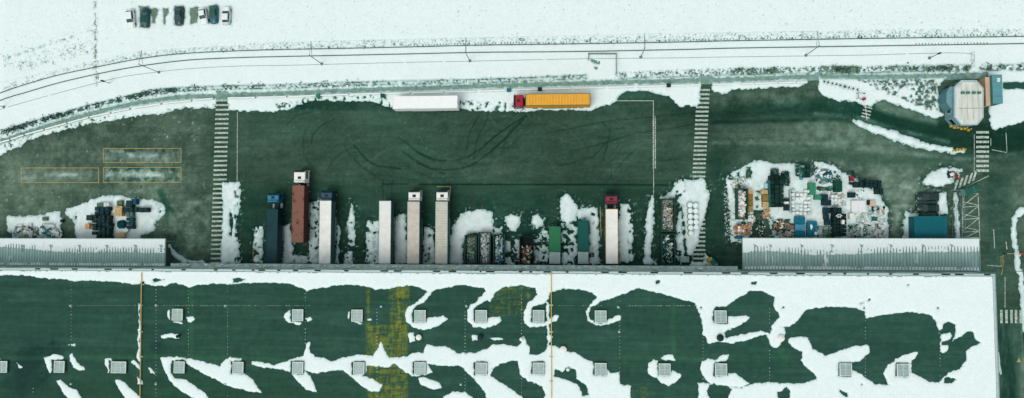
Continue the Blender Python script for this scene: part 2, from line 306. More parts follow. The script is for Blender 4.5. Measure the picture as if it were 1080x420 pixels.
ops = [('+', [(-60, -60), (1150, -60), (1150, 330), (-60, 330)]),
  ('-', YARD_EDGE),
  ('=', [(290, 108), (335, 100), (412, 100), (414, 118), (290, 122)], .22, .6), ('=', [(484, 104), (552, 108), (560, 122), (484, 122)], .18, .6), ('=', [(0, 150), (60, 128), (228, 108), (228, 118), (60, 142), (0, 170)], .06, .5),
  ('|', path, 0.34, 1.2, 1.0), ('|', off(path, 1.0), 0.3, 0.62, 0.6), ('|', off(path, -1.6), 0.2, 0.42, 0.5),
  ('|', hedge[:9], 0.5, 0.47, 0.35), ('|', hedge[8:], 0.35, 0.36, 0.35), ('|', off(hedge[8:], 1.8), 0.12, 0.5, 0.5), ('|', off(hedge[:9], 2.2), 0.35, 0.34, 0.35), ('|', off(hedge, -1.6), 0.08, 0.6, 0.5),
  ('|', hedge2, 0.6, 0.36, 0.35), ('|', [(775, 76), (818, 74.5)], 0.6, 0.5, 0.4), ('|', [(868, 73), (904, 73.5)], 0.7, 0.6, 0.4), ('|', hedge3, 0.6, 0.48, 0.4), ('|', off(hedge2, 3.5), 0.08, 0.7, 0.5),
  ('|', [(940, 72), (1021, 71.5)], 0.5, 0.5, 0.4),
  ('|', off(railA[:6], -2.6), 0.3, 0.24, 0.3), ('|', off(railA[5:], -2.6), 0.35, 0.32, 0.3), ('|', off(railA[9:], -5), 0.5, 0.25, 0.3),
  ('|', [(101, -20), (101, 60), (103, 88)], 0.4, 0.30, 0.4), ('|', [(-20, 70), (48, 48), (99, 32)], 0.12, 0.33, 0.5),
  ('|', [(20, 70), (60, 58), (92, 50)], 1.4, 0.22, 0.25),
  ('|', [(0, 70), (40, 67)], 1.0, 0.24, 0.3),
  ('=', [(-10, -30), (1090, -30), (1090, 36), (-10, 60)], -0.42, 0.4),
  ('|', [(370, 45.5), (540, 42), (800, 39.5)], .25, .3, .3), ('|', [(820, 36), (1000, 33), (1080, 36)], .3, .29, .3),
  # melted spots by the cars
  ('-', [(158.5, 10), (163, 8), (167, 10), (166, 16), (163.5, 20), (163.5, 25), (160.5, 24), (160, 17)]), ('-', [(172, 9), (178, 8.5), (178, 14), (175, 18), (174.5, 26), (172.5, 26), (173, 17)]),
  ('-', [(184, 6), (194, 6), (195, 18), (192, 27), (184, 26)]), ('-', [(200, 8), (209, 7), (211, 10), (208, 24), (201, 25)]), ('-', [(147, 7), (157, 7), (157, 29), (148, 29)]), ('-', [(220, 6), (229, 6), (229, 24), (221, 24)]),
  # little fenced square
  ('=', [(621, 62), (633, 63), (634, 68), (631, 75), (625, 72)], 0.55, 0.7),
  # island by the gate
  ('+', [(898, 125.5), (906, 127), (929, 134.7), (960, 144), (977, 151), (1003, 155.7), (1020, 157), (1018.6, 160.6), (1003, 161.5), (983, 159.5), (960, 154), (936, 146), (915.5, 138.6), (900, 129.4)]),
  ('+', [(973, 191), (981, 181.7), (993, 177), (1016, 178), (1016, 181.7), (1007, 184.8), (1006, 192.5), (993, 196.5), (976, 196.5)]),
  ('+', [(990, 203), (998, 201.5), (999.5, 227), (990, 227), (988, 214)]), ('+', [(955, 223), (968, 226.6), (966, 254), (951.5, 254), (953, 234)]),
  ('+', [(1006, 203), (1010, 201.8), (1013, 256), (1007, 256)]),
  ('-', [(1058, 87), (1140, 86), (1140, 93), (1058, 94)]),
  ('+', [(1120, 226), (1082, 219), (1074, 220), (1069, 228), (1066, 242), (1068, 258), (1070, 272), (1071, 284), (1074, 292), (1076, 330), (1079, 350), (1084, 350), (1081, 300), (1078, 285), (1075, 270), (1073, 255), (1072.5, 240), (1074, 229), (1080, 225), (1120, 233)]),
  ('+', [(1052, 369), (1054, 372), (1056.5, 395), (1055, 396), (1052, 385)]),
  # left storage
  ('+', [(8, 227), (21, 227.6), (37.5, 228), (48, 225.7), (55.7, 222), (64, 224), (66, 231), (64.5, 236), (65, 256), (11, 256), (14, 246), (8.6, 244), (6.6, 236)]),
  ('+', [(71, 220.6), (89, 214), (105, 207.5), (123, 206), (136, 210), (151.5, 209.4), (167, 211.5), (175, 218), (174, 227), (164.6, 233.7), (163, 243), (150, 249), (146, 256), (80, 256), (79, 236), (69, 224)]),
  ('=', [(70, 218), (84, 214), (84, 256), (70, 256)], 0.1, 1.0), ('=', [(164, 205), (180, 205), (180, 240), (160, 246)], 0.1, 0.8),
  ('+', [(176, 256), (179, 257), (186, 267), (196, 273.5), (214, 275.5), (216, 278), (193, 277.6), (181, 270)]),
  ('+', [(234, 193), (253, 191), (254.5, 201), (253, 221), (248, 238.6), (251, 256), (255, 277), (234, 279), (233.5, 253), (235, 227)]),
  ('-', [(242, 226), (244, 222), (246, 232), (244, 250), (242.5, 245)]), ('=', [(246, 185), (258, 185), (258, 280), (247, 280)], 0.25, 0.9),
  ('+', [(271.5, 238.6), (277, 238.6), (277, 277), (268.6, 277), (267, 244)]), ('=', [(262, 230), (279, 230), (279, 280), (262, 280)], 0.2, 0.7),
  ('+', [(298.6, 238.6), (305.7, 237), (308, 253), (310, 270), (324, 268), (325, 277.5), (297, 278), (298, 255)]), ('=', [(307, 256), (326, 256), (326, 280), (307, 280)], 0.25, 0.7),
  ('+', [(327, 213), (335.5, 211.4), (337, 279), (325.7, 279), (325.7, 261)]), ('=', [(324, 205), (337, 205), (337, 280), (324, 280)], 0.12, 0.9),
  ('+', [(355, 237.7), (359, 237), (358, 258.6), (357.6, 278), (354, 277)]),
  ('+', [(371, 213), (373, 222), (374.4, 232), (374, 260), (367, 258.6), (368, 243), (366, 237.7)]), ('+', [(364.4, 265), (372, 264), (373, 280), (362, 279)]), ('=', [(350, 215), (376, 210), (376, 280), (350, 280)], 0.15, 0.7),
  ('+', [(386.7, 233.7), (400, 233.7), (400, 280), (386, 279), (386.7, 258.6)]), ('=', [(384, 230), (400, 230), (400, 280), (384, 280)], 0.05, 0.8),
  ('+', [(424.7, 224.6), (427, 227), (430, 280), (417, 279), (415, 253), (417, 236), (421, 226)]),
  ('+', [(448, 240), (456, 241.6), (460, 279), (445.7, 279), (446.5, 248)]), ('=', [(440, 225), (460, 225), (460, 280), (440, 280)], 0.1, 0.7),
  ('+', [(473, 279), (474, 256.7), (476, 240), (485.7, 227), (495, 222), (507, 221), (519, 223), (521, 237.6), (521, 248), (505, 247), (493, 246), (489, 252), (488, 280)]),
  ('+', [(533, 229), (539, 225.7), (549, 228), (549, 234), (544, 243.6), (538, 244), (534.5, 237.6)]), ('=', [(521, 235), (531, 235), (550, 262), (548, 280), (532, 280)], 0.45, 0.6),
  ('+', [(521, 240), (530, 240), (530, 247), (521, 247)]), ('+', [(532, 255), (548, 252), (548, 280), (532, 280)]), ('=', [(531, 246), (549, 246), (549, 281), (531, 281)], 0.42, 0.7),
  ('+', [(561.4, 227), (567, 225), (575.7, 231.7), (572, 239), (565, 241), (561, 235)]), ('+', [(563, 250), (579, 240), (579, 281), (563, 281)]), ('=', [(558, 241), (580, 238), (580, 282), (558, 282)], 0.5, 0.6),
  ('+', [(591, 208), (598, 204.8), (608, 214), (609, 225.7), (606.7, 234), (597, 236.4), (591, 230.5), (589, 218.6)]),
  ('+', [(592, 236), (609, 236), (609, 281), (592, 281)]), ('=', [(590, 236), (610, 236), (610, 282), (590, 282)], 0.42, 0.8), ('=', [(560, 212), (592, 205), (592, 240), (575, 240)], 0.4, 0.6),
  ('+', [(609, 221), (630.5, 218.6), (631.7, 237.6), (633, 279), (621, 280), (621, 232.9), (610, 231.7)]), ('=', [(607, 215), (634, 215), (634, 280), (618, 280), (618, 235), (607, 235)], 0.12, 1.0),
  ('+', [(654, 215), (663, 213.8), (667, 223), (667.5, 278), (654, 276), (651, 249.5)]), ('=', [(660, 215), (669, 215), (669, 280), (662, 280)], 0.2, 0.8),
  ('+', [(688, 206.7), (690, 212), (690.3, 225.7), (688, 249.5), (686, 271), (694, 279), (679, 279), (679, 271), (681, 247), (681, 233), (686, 213.8)]),
  ('+', [(696.7, 207.9), (708.6, 202), (711, 194.8), (718, 188.6), (732, 190), (742, 187), (748, 204), (744, 230.5), (737, 247), (732, 268.6), (725, 270), (721.7, 237.6), (719, 216), (714.5, 213.8), (712, 209), (699, 211)]),
  ('+', [(713.5, 237.6), (718, 213), (721.7, 268.6), (719, 279), (713, 273)]), ('=', [(706, 186), (726, 186), (720, 280), (694, 280), (694, 205)], 0.12, 0.8),
  ('+', [(744, 267), (754, 275.7), (758.6, 281), (728, 281), (729, 276), (742, 277)]),
  # right storage
  ('+', [(791, 172), (802, 167.7), (814, 172.4), (845, 172.4), (858.6, 171), (877, 172.4), (889.5, 181.7), (902, 188), (920.5, 197), (930, 209.5), (936, 219), (937, 237.4), (935, 256), (771, 256), (769.4, 222), (765, 188), (777, 178.6)]),
  ('-', [(787, 176), (791.5, 176), (792, 188), (787, 188)]), ('=', [(762, 180), (780, 175), (794, 198), (789, 256), (760, 256)], 0.18, 0.9), ('-', [(795, 222), (804, 222), (812, 236), (816, 256), (789, 256), (793, 238)]),
  ('=', [(794, 195), (803, 195), (804, 225), (795, 225)], 0.3, 0.8), ('-', [(839, 170), (858, 170), (862, 177), (856, 186), (840, 184)]), ('=', [(856, 165), (892, 165), (892, 200), (856, 200)], 0.0, 0.8),
  ('=', [(800, 225), (840, 230), (838, 256), (800, 256)], 0.3, 0.8), ('=', [(893, 180), (940, 190), (940, 210), (915, 200), (893, 195)], 0.2, 0.8),
]
ops.append(('=', [(904, 84), (989, 84), (988, 118), (960, 110)], .34, .55)); ops.append(('+', [(945, 96), (955, 91), (966, 97), (957, 103)]))
for k in range(9):
    x = 869 + k * 4.4; y = 86 + k * 1.1; ops.append(('-', [(x - .7, y - .8), (x + .8, y - .7), (x + .7, y + .8), (x - .8, y + .7)]))
res = 0.2
xs = np.arange(XL, XR + 1 + res, res); ys = np.arange(-17, 57, res)
YP = W(YARD_EDGE)
F = field(xs, ys, ops, 0, 0.34, 1.0, lambda X, Y: .10 + .28 * np.clip((psd(X, Y, YP) + 3) / 3, 0, 1), 0.6, 1)
FG = F
YP = W(YARD_EDGE)
X0, Y0 = np.meshgrid(xs, ys)
inyard = psd(X0, Y0, YP) > 0.8
SLUSH = wear_mat('slushy_snow', .7, .3, 5)
SLUSH.node_tree.nodes['Map Range'].inputs[3].default_value = .92; SLUSH.node_tree.nodes['Map Range'].inputs[4].default_value = 1.05
snow = snow_mesh('snow_field', xs, ys, np.where(inyard, -1, F), 0.012, 0.10, 0.8, SLUSH, slush=(.45, .06))
tag(snow, kind='structure')
snow2 = snow_mesh('snow_patches', xs, ys, np.where(psd(X0, Y0, YP) > 0.0, F, -1), 0.014, 0.20, 0.9, SLUSH, lump=0.12, slush=(.55, .27))
tag(snow2, 'trodden patches of snow left on the yard between the lorries', None, None, 'stuff')
xs2 = np.arange(XWALL + 0.1, XR + 1, res); ys2 = np.arange(-70, -15.4, res)
o = snow_mesh('snow_verge', xs2, ys2, field(xs2, ys2, ops[1:] + [('+', [(1082, 225), (1130, 225), (1130, 640), (1120, 640)])] , 0, 0.2, 1.2, 0.14, 0.45, 1), 0.014, 0.12, 0.8, SLUSH, slush=(.5, .35))
tag(o, kind='structure')
far = MB()
B = 1500
for a in ((-B, B, 56.9, B), (-B, XL, -B, 56.9), (XR, B, -15.4, 56.9), (XR + 1, B, -B, -15.4), (XL, XR + 1, -B, -110)):
    far.face([(a[0], a[2], 0.1), (a[1], a[2], 0.1), (a[1], a[3], 0.1), (a[0], a[3], 0.1)])
tag(far.build('distant_snow', SNOW), kind='structure')

# ---- yard pavement with its wear
res = 0.2
xs = np.arange(XL, XR + 1 + res, res); ys = np.arange(-17, 33.0, res); X, Y = np.meshgrid(xs, ys)
def blend(C, a, col): 
    a = np.clip(a, 0, 1)[..., None]; return C * (1 - a) + np.array(col, float) * a
def soft(X, Y, P, s, h=0): return np.clip(psd(X, Y, W(P, h)) / s + 0.5, 0, 1)
C = np.zeros(X.shape + (3,)) + np.array([50, 77, 63.])
big = fbm(X, Y, 14, 2, 4); med = fbm(X, Y, 2.4, 4, 6, .78); fine = fbm(X, Y, 0.7, 6, 3); grain = fbm(X, Y, 0.25, 11, 2)
leftw = soft(X, Y, [(-60, 100), (218, 100), (222, 300), (-60, 300)], 6)
C = blend(C, leftw * (0.55 + 1.3 * med + 0.8 * big), (98, 118, 100))
C = blend(C, soft(X, Y, [(752, 60), (1120, 60), (1120, 300), (752, 300)], 8) * (0.42 + 1.2 * med + big), (90, 110, 94))
C = blend(C, soft(X, Y, [(240, 197), (755, 197), (760, 300), (240, 300)], 5) * (0.5 + 1.3 * med + fine), (16, 56, 44))
C = blend(C, np.exp(-(ldist(X, Y, W([(756, 170), (762, 200), (760, 275)])) / 2.6) ** 2) * 0.75, (26, 62, 50))
for P_, a_ in (([(20, 178), (104, 178), (104, 192), (20, 192)], .35), ([(110, 158), (190, 158), (190, 171), (110, 171)], .75), ([(110, 178), (190, 178), (190, 191), (110, 191)], .8)):
    C = blend(C, soft(X, Y, P_, 1.0) * a_ * (0.45 + 2.0 * fbm(X, Y, 1.2, 33, 4)), (150, 176, 166))
for L_, a_ in (([(48, 184.5), (80, 184.5)], .8), ([(138, 164.5), (166, 164.5)], .6), ([(132, 184), (172, 185)], .9), ([(135, 202), (152, 202)], .5)):
    C = blend(C, np.exp(-(ldist(X, Y, W(L_)) / .45) ** 2) * a_ * (0.6 + 2 * med), (186, 206, 198))
C = blend(C, soft(X, Y, [(165, 200), (172, 198), (176, 212), (184, 222), (176, 232), (170, 212)], .8) * .8, (24, 66, 54))
C = blend(C, soft(X, Y, [(112, 156), (190, 156), (190, 160), (112, 161)], .4) * np.clip(fbm(X, Y, .9, 61) * 9, 0, 1) * .7, (16, 56, 46))
C = blend(C, soft(X, Y, [(112, 187), (190, 187), (190, 192), (112, 192)], .4) * np.clip(fbm(X, Y, .9, 62) * 9, 0, 1) * .6, (16, 56, 46))
C = blend(C, soft(X, Y, [(112, 176), (190, 176), (190, 181), (112, 181)], .4) * np.clip(fbm(X, Y, .9, 63) * 9, 0, 1) * .7, (16, 56, 46))
# wet carriageway to the gate
road = [(700, 118), (752, 119), (810, 115), (870, 114), (915, 120), (960, 133), (1000, 142), (1040, 146), (1090, 143), (1120, 142)]
dr = ldist(X, Y, W(road)); side = np.clip((X - 40) / 50, 0, 1)
C = blend(C, np.exp(-(dr / (1.7 + 1.9 * side)) ** 4) * (0.92 + .7 * med) * np.clip((X - 20) / 20, 0, 1), (14, 52, 40))
C = blend(C, np.exp(-(ldist(X, Y, W([(752, 129), (830, 127.5), (890, 125), (905, 124)])) / .55) ** 2) * (.9 + med), (16, 50, 40))
C = blend(C, np.exp(-(ldist(X, Y, W([(860, 120), (905, 124), (950, 138), (1000, 150)])) / .5) ** 2) * (.3 + 1.5 * med), (120, 150, 136))
C = blend(C, soft(X, Y, [(1030, 142), (1130, 136), (1130, 170), (1030, 158)], 2) * (.6 + med), (16, 54, 42))
C = blend(C, np.exp(-(ldist(X, Y, W([(760, 160), (860, 163), (950, 172), (1025, 166), (1090, 172)])) / 1.6) ** 2) * (.3 + 1.2 * med), (34, 74, 60))
C = blend(C, np.exp(-(ldist(X, Y, W([(752, 150), (850, 151), (940, 160), (1025, 168), (1090, 160)])) / .5) ** 2) * (.3 + 1.2 * med), (118, 148, 134))
C = blend(C, soft(X, Y, [(924, 106), (955, 114), (990, 126), (988, 132), (950, 124), (924, 116)], 1) * .7 * (.7 + med), (128, 152, 136))
C = blend(C, soft(X, Y, [(1038, 180), (1068, 180), (1062, 300), (1038, 300)], 2) * .45, (30, 70, 58))
C = blend(C, soft(X, Y, [(652, 94), (710, 100), (712, 110), (650, 107)], .8) * (.4 + med), (40, 78, 64))
C = blend(C, soft(X, Y, [(312, 105), (412, 104), (412, 116), (312, 116)], .8) * (.65 + 2 * med), (16, 50, 40))
C = blend(C, soft(X, Y, [(240, 117), (740, 108), (740, 121), (240, 122)], 1.2) * np.clip(med * 5 - .3, 0, 1) * .8, (22, 60, 48))
# tyre arcs
arcs = [([(440, 160), (452, 166), (465, 169.5), (480, 169.5), (493, 166), (506, 158), (522, 144), (540, 131), (556, 122)], .75), ([(440, 172), (455, 178), (470, 179.5), (487, 178), (500, 173), (515, 162), (532, 147), (552, 126)], .8),
 ([(373, 153), (380, 161), (388, 170), (398, 175), (422, 178)], .8), ([(420, 145), (430, 152), (442, 162), (458, 170)], .55), ([(425, 160), (436, 168), (455, 178), (470, 184)], .5), ([(375, 170), (390, 182), (402, 190), (404, 206)], .5),
 ([(352, 126), (338, 133), (330, 142), (328, 152)], .45), ([(345, 180), (352, 168), (362, 160), (376, 155)], .3), ([(320, 145), (320, 165), (335, 183), (356, 190)], .28), ([(302, 132), (312, 122), (330, 118)], .4), ([(505, 122), (495, 140), (492, 158)], .4),
 ([(515, 122), (502, 150), (498, 184)], .35), ([(548, 128), (536, 140), (530, 160)], .3), ([(634, 128), (644, 138), (640, 155), (635, 170)], .5), ([(600, 160), (630, 153), (670, 141), (740, 130)], .4), ([(580, 140), (640, 128), (740, 118)], .4),
 ([(672, 156), (655, 172), (640, 192)], .4), ([(655, 150), (643, 165), (646, 190)], .35), ([(590, 175), (625, 166), (640, 150), (665, 142)], .4), ([(695, 170), (715, 168)], .4), ([(404, 190), (404, 210)], .6), ([(414, 190), (413, 206)], .4)]
for P_, a_ in arcs:
    d = ldist(X, Y, W(P_)); C = blend(C, np.exp(-(d / 0.16) ** 2) * min(1, a_ * 1.3) * np.clip(.9 + 2 * med, 0.2, 1), (8, 42, 33))
    C = blend(C, np.exp(-((d - 2.0) / 0.14) ** 2) * a_ * .45, (18, 58, 48))
rr = random.Random(3)
for k in range(46):
    x = rr.uniform(250, 735); y = rr.uniform(122, 192); a = rr.uniform(-.6, .6); L = rr.uniform(10, 45); c_ = rr.uniform(-9, 9)
    P_ = [(x, y), (x + L / 2 * math.cos(a), y + L / 2 * math.sin(a) + c_), (x + L * math.cos(a), y + L * math.sin(a))]
    P_ = [(p, min(196, max(118, q))) for p, q in P_]
    Pw = W(P_); sl_ = sub(X, Y, Pw, 1)
    C[sl_] = blend(C[sl_], np.exp(-(ldist(X[sl_], Y[sl_], Pw) / 0.13) ** 2) * rr.uniform(.12, .3), rr.choice([(16, 54, 44), (16, 54, 44), (96, 134, 116)]))
# slot drain joint along the bays and oil drips
C = blend(C, np.exp(-(ldist(X, Y, W([(404, 194.4), (430, 194.3)])) / .2) ** 2) * .8, (6, 34, 30))
C = blend(C, np.exp(-(ldist(X, Y, W([(442, 194.6), (540, 194.6), (628, 194.8), (704, 195.4)])) / .16) ** 2) * .95, (4, 28, 24))
C = blend(C, np.clip((fbm(X, Y, 0.9, 71, 2) - .36) * 14, 0, 1) * .5, (12, 46, 38))
C = blend(C, np.clip((fbm(X, Y, 2.2, 73, 4) - .2) * 6, 0, 1) * soft(X, Y, [(545, 200), (600, 196), (720, 196), (720, 206), (600, 214)], 1.5) * .8, (10, 42, 34))
C = blend(C, np.clip((fbm(X, Y, 0.5, 75, 2) - .33) * 14, 0, 1) * leftw * .7, (170, 196, 186))
C = blend(C, np.clip(-psd(X, Y, YP) / 1.0, 0, 1) * .8, (86, 122, 106))
FS = FG[:len(ys)]
C = blend(C, soft(X, Y, [(878, 170), (905, 172), (960, 178), (968, 200), (960, 222), (945, 250), (938, 250), (940, 215), (915, 185)], 2) * (.5 + 2 * fbm(X, Y, 1.6, 81, 5)), (122, 146, 130))
C = blend(C, soft(X, Y, [(850, 128), (900, 132), (935, 146), (960, 158), (930, 162), (880, 152), (830, 142)], 3) * (.35 + 2 * fbm(X, Y, 1.6, 82, 5)), (104, 132, 116))
C = blend(C, soft(X, Y, [(176, 212), (225, 205), (222, 280), (190, 275), (178, 250)], 2) * (.35 + 2 * fbm(X, Y, 1.3, 83, 5)), (112, 140, 124))
C = blend(C, soft(X, Y, [(752, 100), (860, 96), (850, 112), (752, 116)], 2) * (.3 + 1.5 * med), (96, 124, 108))
bays_ = soft(X, Y, [(240, 197), (1010, 165), (1010, 300), (240, 300)], 3)
C = blend(C, np.clip(1 + FS / 1.3, 0, 1) * (FS < .3) * (.45 + 1.6 * fine + med) * (.35 + .65 * bays_), (12, 46, 36))
C = blend(C, np.clip(1.2 + FS / 1.4, 0, 1) * np.clip((fbm(X, Y, .45, 85, 3) - .16) * 9, 0, 1) * (.2 + .8 * bays_) * .9, (176, 204, 198))
C = blend(C, np.clip((fbm(X, Y, .32, 87, 2) - .35) * 14, 0, 1) * .35, (150, 180, 168))
stk = fbm(X * .18, Y * 1.6, 1.0, 95, 4, .7)
C = blend(C, np.clip(fbm(X * .5, Y, 6, 97, 5, .7) * 3 - .15, 0, 1) * .35, (86, 106, 92))
C *= (1 + 0.22 * fine + 0.18 * grain + 0.35 * big + .22 * med + .30 * stk)[..., None]
C *= (1 + 0.06 * fbm(X * .12, Y * 3, 1.0, 15, 2))[..., None]
ASPH = wear_mat('worn_asphalt')
tag(colour_grid('yard_pavement', xs, ys, C, 0.0, ASPH), kind='structure')
# ---- road running south past the warehouse
xs = np.arange(XWALL - 6, XR + 1 + res, res); ys = np.arange(-80, -17 + res / 2, res); X, Y = np.meshgrid(xs, ys)
C = np.zeros(X.shape + (3,)) + np.array([56, 86, 72.])
med = fbm(X * 2.5, Y * .35, 2.2, 4, 4)
C = blend(C, .3 + 2.6 * med, (104, 130, 116)); C = blend(C, .15 - 2.6 * med, (16, 52, 42))
for P_ in ([(1062, 250), (1062, 430)], [(1068, 250), (1072, 430)]):
    C = blend(C, np.exp(-(ldist(X, Y, W(P_)) / .8) ** 2) * .5, (26, 64, 52))
C *= (1 + 0.3 * fbm(X, Y, .5, 5, 3))[..., None]
tag(colour_grid('road', xs, ys, C, 0.0, ASPH), kind='structure')
def ribbon(P, wd, z, h=0):
    pts = [Vector(p) for p in W(P, h)]; mb = MB(); L = []; Rr = []
    for i, p in enumerate(pts):
        d = (pts[min(i + 1, len(pts) - 1)] - pts[max(i - 1, 0)]).normalized(); n = Vector((-d.y, d.x)) * wd / 2
        L.append(p + n); Rr.append(p - n)
    for i in range(len(pts) - 1): mb.face([(*Rr[i], z), (*Rr[i+1], z), (*L[i+1], z), (*L[i], z)])
    return mb
tag(ribbon(path, 1.9, 0.006).build('footpath', PATH), kind='structure')
tag(ribbon([(1056, 90.5), (1140, 89.5)], 2.2, 0.006).build('side_path', mat('dark_path', (34, 78, 64), .9)), kind='structure')

# ---- painted markings
def quadpx(mb, x0, y0, x1, y1, z=0.006, dx=0):
    mb.face([(*W([(x0 + dx, y1)])[0], z), (*W([(x1 + dx, y1)])[0], z), (*W([(x1, y0)])[0], z), (*W([(x0, y0)])[0], z)])
def crossing(rows): 
    mb = MB()
    for r in rows: mb.face([(*p, 0.006) for p in W(r)])
    return mb
rows = []
y = 105.0
while y < 277:
    t = (y - 105) / 172; cx = 234.6 - 5.6 * t; rows.append([(cx - 7, y + 2.1), (cx + 7, y + 1.9), (cx + 7, y), (cx - 7, y + .2)]); y += 4.9
tag(crossing(rows).build('zebra_crossing', PAINT), kind='structure')
rows = []; y = 94.0
while y < 279:
    t = min(1, (y - 94) / 90); cx = 741.8 - 4.8 * t; rows.append([(cx - 6.8, y + 2.0), (cx + 6.8, y + 2.0), (cx + 6.8, y), (cx - 6.8, y)]); y += 4.56
tag(crossing(rows).build('zebra_crossing', PAINT), kind='structure')
rows = [[(1029.5, y + 1.3), (1043, y + 1.3), (1043, y - 1.2), (1029.5, y - 1.2)] for y in (139.6, 144.8, 149.7, 155, 160, 165, 170, 175, 180)]
tag(crossing(rows).build('zebra_crossing', PAINT), kind='structure')
rows = [[(x - 2.4, y + 11), (x - .2, y + 11), (x + 3.4, y), (x + 1.2, y)] for x, y in ((1008, 190), (1013, 187.5), (1018, 185), (1023, 182.5), (1027.5, 180))]
tag(crossing(rows).build('zebra_crossing', PAINT), kind='structure')
rows = [[(x, 341), (x + 2.6, 341), (x + 2.4, 327), (x - .2, 327)] for x in (1055, 1060.3, 1065.6, 1070.4, 1075.4)]
tag(crossing(rows).build('zebra_crossing', PAINT), kind='structure')
rows = [[(x, y + 1.2), (x + 9, y + 3.4), (x + 9, y + 1.9), (x, y - .3)] for x, y in ((911, 112), (910, 115.4), (909, 118.8), (908, 122))]
tag(crossing(rows).build('zebra_crossing', PAINT), kind='structure')
mb = MB()
def seg(mb, a, b, wd=.12, z=0.006, h=0):
    a, b = [Vector(p) for p in W([a, b], h)]; d = (b - a).normalized(); n = Vector((-d.y, d.x)) * wd / 2
    mb.face([(*(a - n), z), (*(b - n), z), (*(b + n), z), (*(a + n), z)])
def rect(mb, x0, y0, x1, y1, wd=.12, z=.006):
    seg(mb, (x0, y0), (x1, y0), wd, z); seg(mb, (x0, y1), (x1, y1), wd, z + .002); seg(mb, (x0, y0), (x0, y1), wd, z + .004); seg(mb, (x1, y0), (x1, y1), wd, z + .006)
rect(mb, 109, 156.8, 191, 171.4, .13); rect(mb, 109, 176.8, 191, 192.4, .13); rect(mb, 22.5, 177.2, 104, 192.7, .13)
for x, y, y2 in ((238, 207, 226), (237, 232, 238)): seg(mb, (x + 3, y), (x, y2), .13)
for x, y0, y1 in ((235.5, 240, 276),): 
    for k in range(8): seg(mb, (x, y0 + k * 4.6), (x, y0 + k * 4.6 + 2.6), .13)
seg(mb, (267, 256), (267, 276)); seg(mb, (331, 240), (331, 262)); seg(mb, (475, 197), (475, 206)); seg(mb, (461, 197), (475, 197), z=.01); seg(mb, (633, 218), (634, 250)); seg(mb, (703, 240), (704, 278)); seg(mb, (728, 240), (731, 276)); seg(mb, (481, 262), (481, 277))
for x in range(384, 560, 44): seg(mb, (x, 276), (x + 9, 276))
seg(mb, (1056, 290), (1058, 282))
for k in range(6): seg(mb, (1055, 271 + k * 1.9), (1059, 269.6 + k * 1.9), .1, .012)
mb.face([(*p, .01) for p in W([(1072, 382), (1077, 382), (1074.5, 377.5)])])
tag(mb.build('yellow_road_marking', YPAINT), kind='structure')
mb = MB()
seg(mb, (250.4, 118), (250, 206), .13); seg(mb, (622, 106.4), (689, 106.4), .15); seg(mb, (689, 106), (689.2, 121), .13, .01); seg(mb, (689.4, 179), (689.3, 207), .13, .01)
seg(mb, (689, 121), (689.1, 180), .2, .008); seg(mb, (691.3, 124), (691.3, 178), .12, .008)
for k in range(30): seg(mb, (689, 123 + k * 1.85), (691.5, 123 + k * 1.85), .1, .012)
seg(mb, (1016, 204), (1014.5, 252), .14); seg(mb, (1031.5, 204), (1033.5, 254), .14, .008)
hy = [204, 217.5, 230.5, 244, 252]
for i, y in enumerate(hy[:4]):
    seg(mb, (1015, y + 1), (1032, y), .14, .010); y2 = hy[i + 1]
    seg(mb, (1015, y2), (1032, y), .14, .012); seg(mb, (1015, (y + y2) / 2 + 2), (1032, y2 - 1), .12, .014)
seg(mb, (1013, 200), (1043, 185.5), .14, .006)
seg(mb, (1046, 158), (1062, 161), .12); seg(mb, (1061, 140), (1062, 160), .12, .01); seg(mb, (1045, 146), (1045, 154), .12)
seg(mb, (1041, 280), (1057, 281), .12); seg(mb, (1060, 292), (1060, 325), .12); seg(mb, (1048, 242), (1049, 262), .16); seg(mb, (1061, 255), (1062, 263), .2); seg(mb, (1027.5, 142), (1027.5, 182), .1)
tag(mb.build('white_road_marking', PAINT), kind='structure')

# ================================================================== WAREHOUSE
RH = 12.0; XWW = -150.0; YS = -78.0
wh = empty('warehouse', (0, YWALL, 0), 0, 'huge flat roofed warehouse with dark green roof half buried in wind blown snow', 'warehouse')
def T(o):      # keep world coordinates under a parent that sits elsewhere
    o.matrix_parent_inverse = Matrix.Translation(-o.parent.location); return o
WALLM = mat('grey_wall_panel', (160, 186, 178), .5, .1, 1.5, .1)
mb = MB(); mb.box(XWW, XWALL, YS, YWALL, 0, RH - 0.05); T(mb.build('wall', WALLM, wh))
xs = np.arange(XWW, XWALL - 0.3, .25); ys = np.concatenate([[YS], np.arange(-56, YWALL - .3, .25)]); X, Y = np.meshgrid(xs, ys)
C = np.zeros(X.shape + (3,)) + np.array([35, 74, 60.])
C = blend(C, np.clip((X + 60) / 120, 0, 1) * .6, (46, 84, 70)); C = blend(C, .25 + 1.2 * fbm(X, Y, 16, 3, 4), (42, 80, 66)); C = blend(C, np.clip(fbm(X * .15, Y * 1.5, 1.5, 41, 4) * 3, 0, .35), (58, 94, 80)); C = blend(C, np.clip(fbm(X, Y, 5, 8, 5) * 2 - .1, 0, 1) * .5, (24, 66, 54))
C = blend(C, soft(X, Y, [(-30, 400), (60, 404), (90, 398), (150, 399), (220, 392), (330, 410), (400, 425), (-30, 430)], 1.5, 12) * .5, (28, 70, 50))
for x, y, r in ((22, 392, 3), (30, 375, 2.2), (40, 370, 1.6), (36, 385, 2.5), (56, 372, 2), (58, 364, 1.2), (20, 408, 3), (166, 366, 1.5), (45, 400, 2.2), (74, 414, 2)):
    p = G(x, y, 12); C = blend(C, np.exp(-(((X - p.x) ** 2 + (Y - p.y) ** 2) / r ** 2)) * .65 * (1 + 2 * fbm(X, Y, 1, 19)), (16, 52, 46))
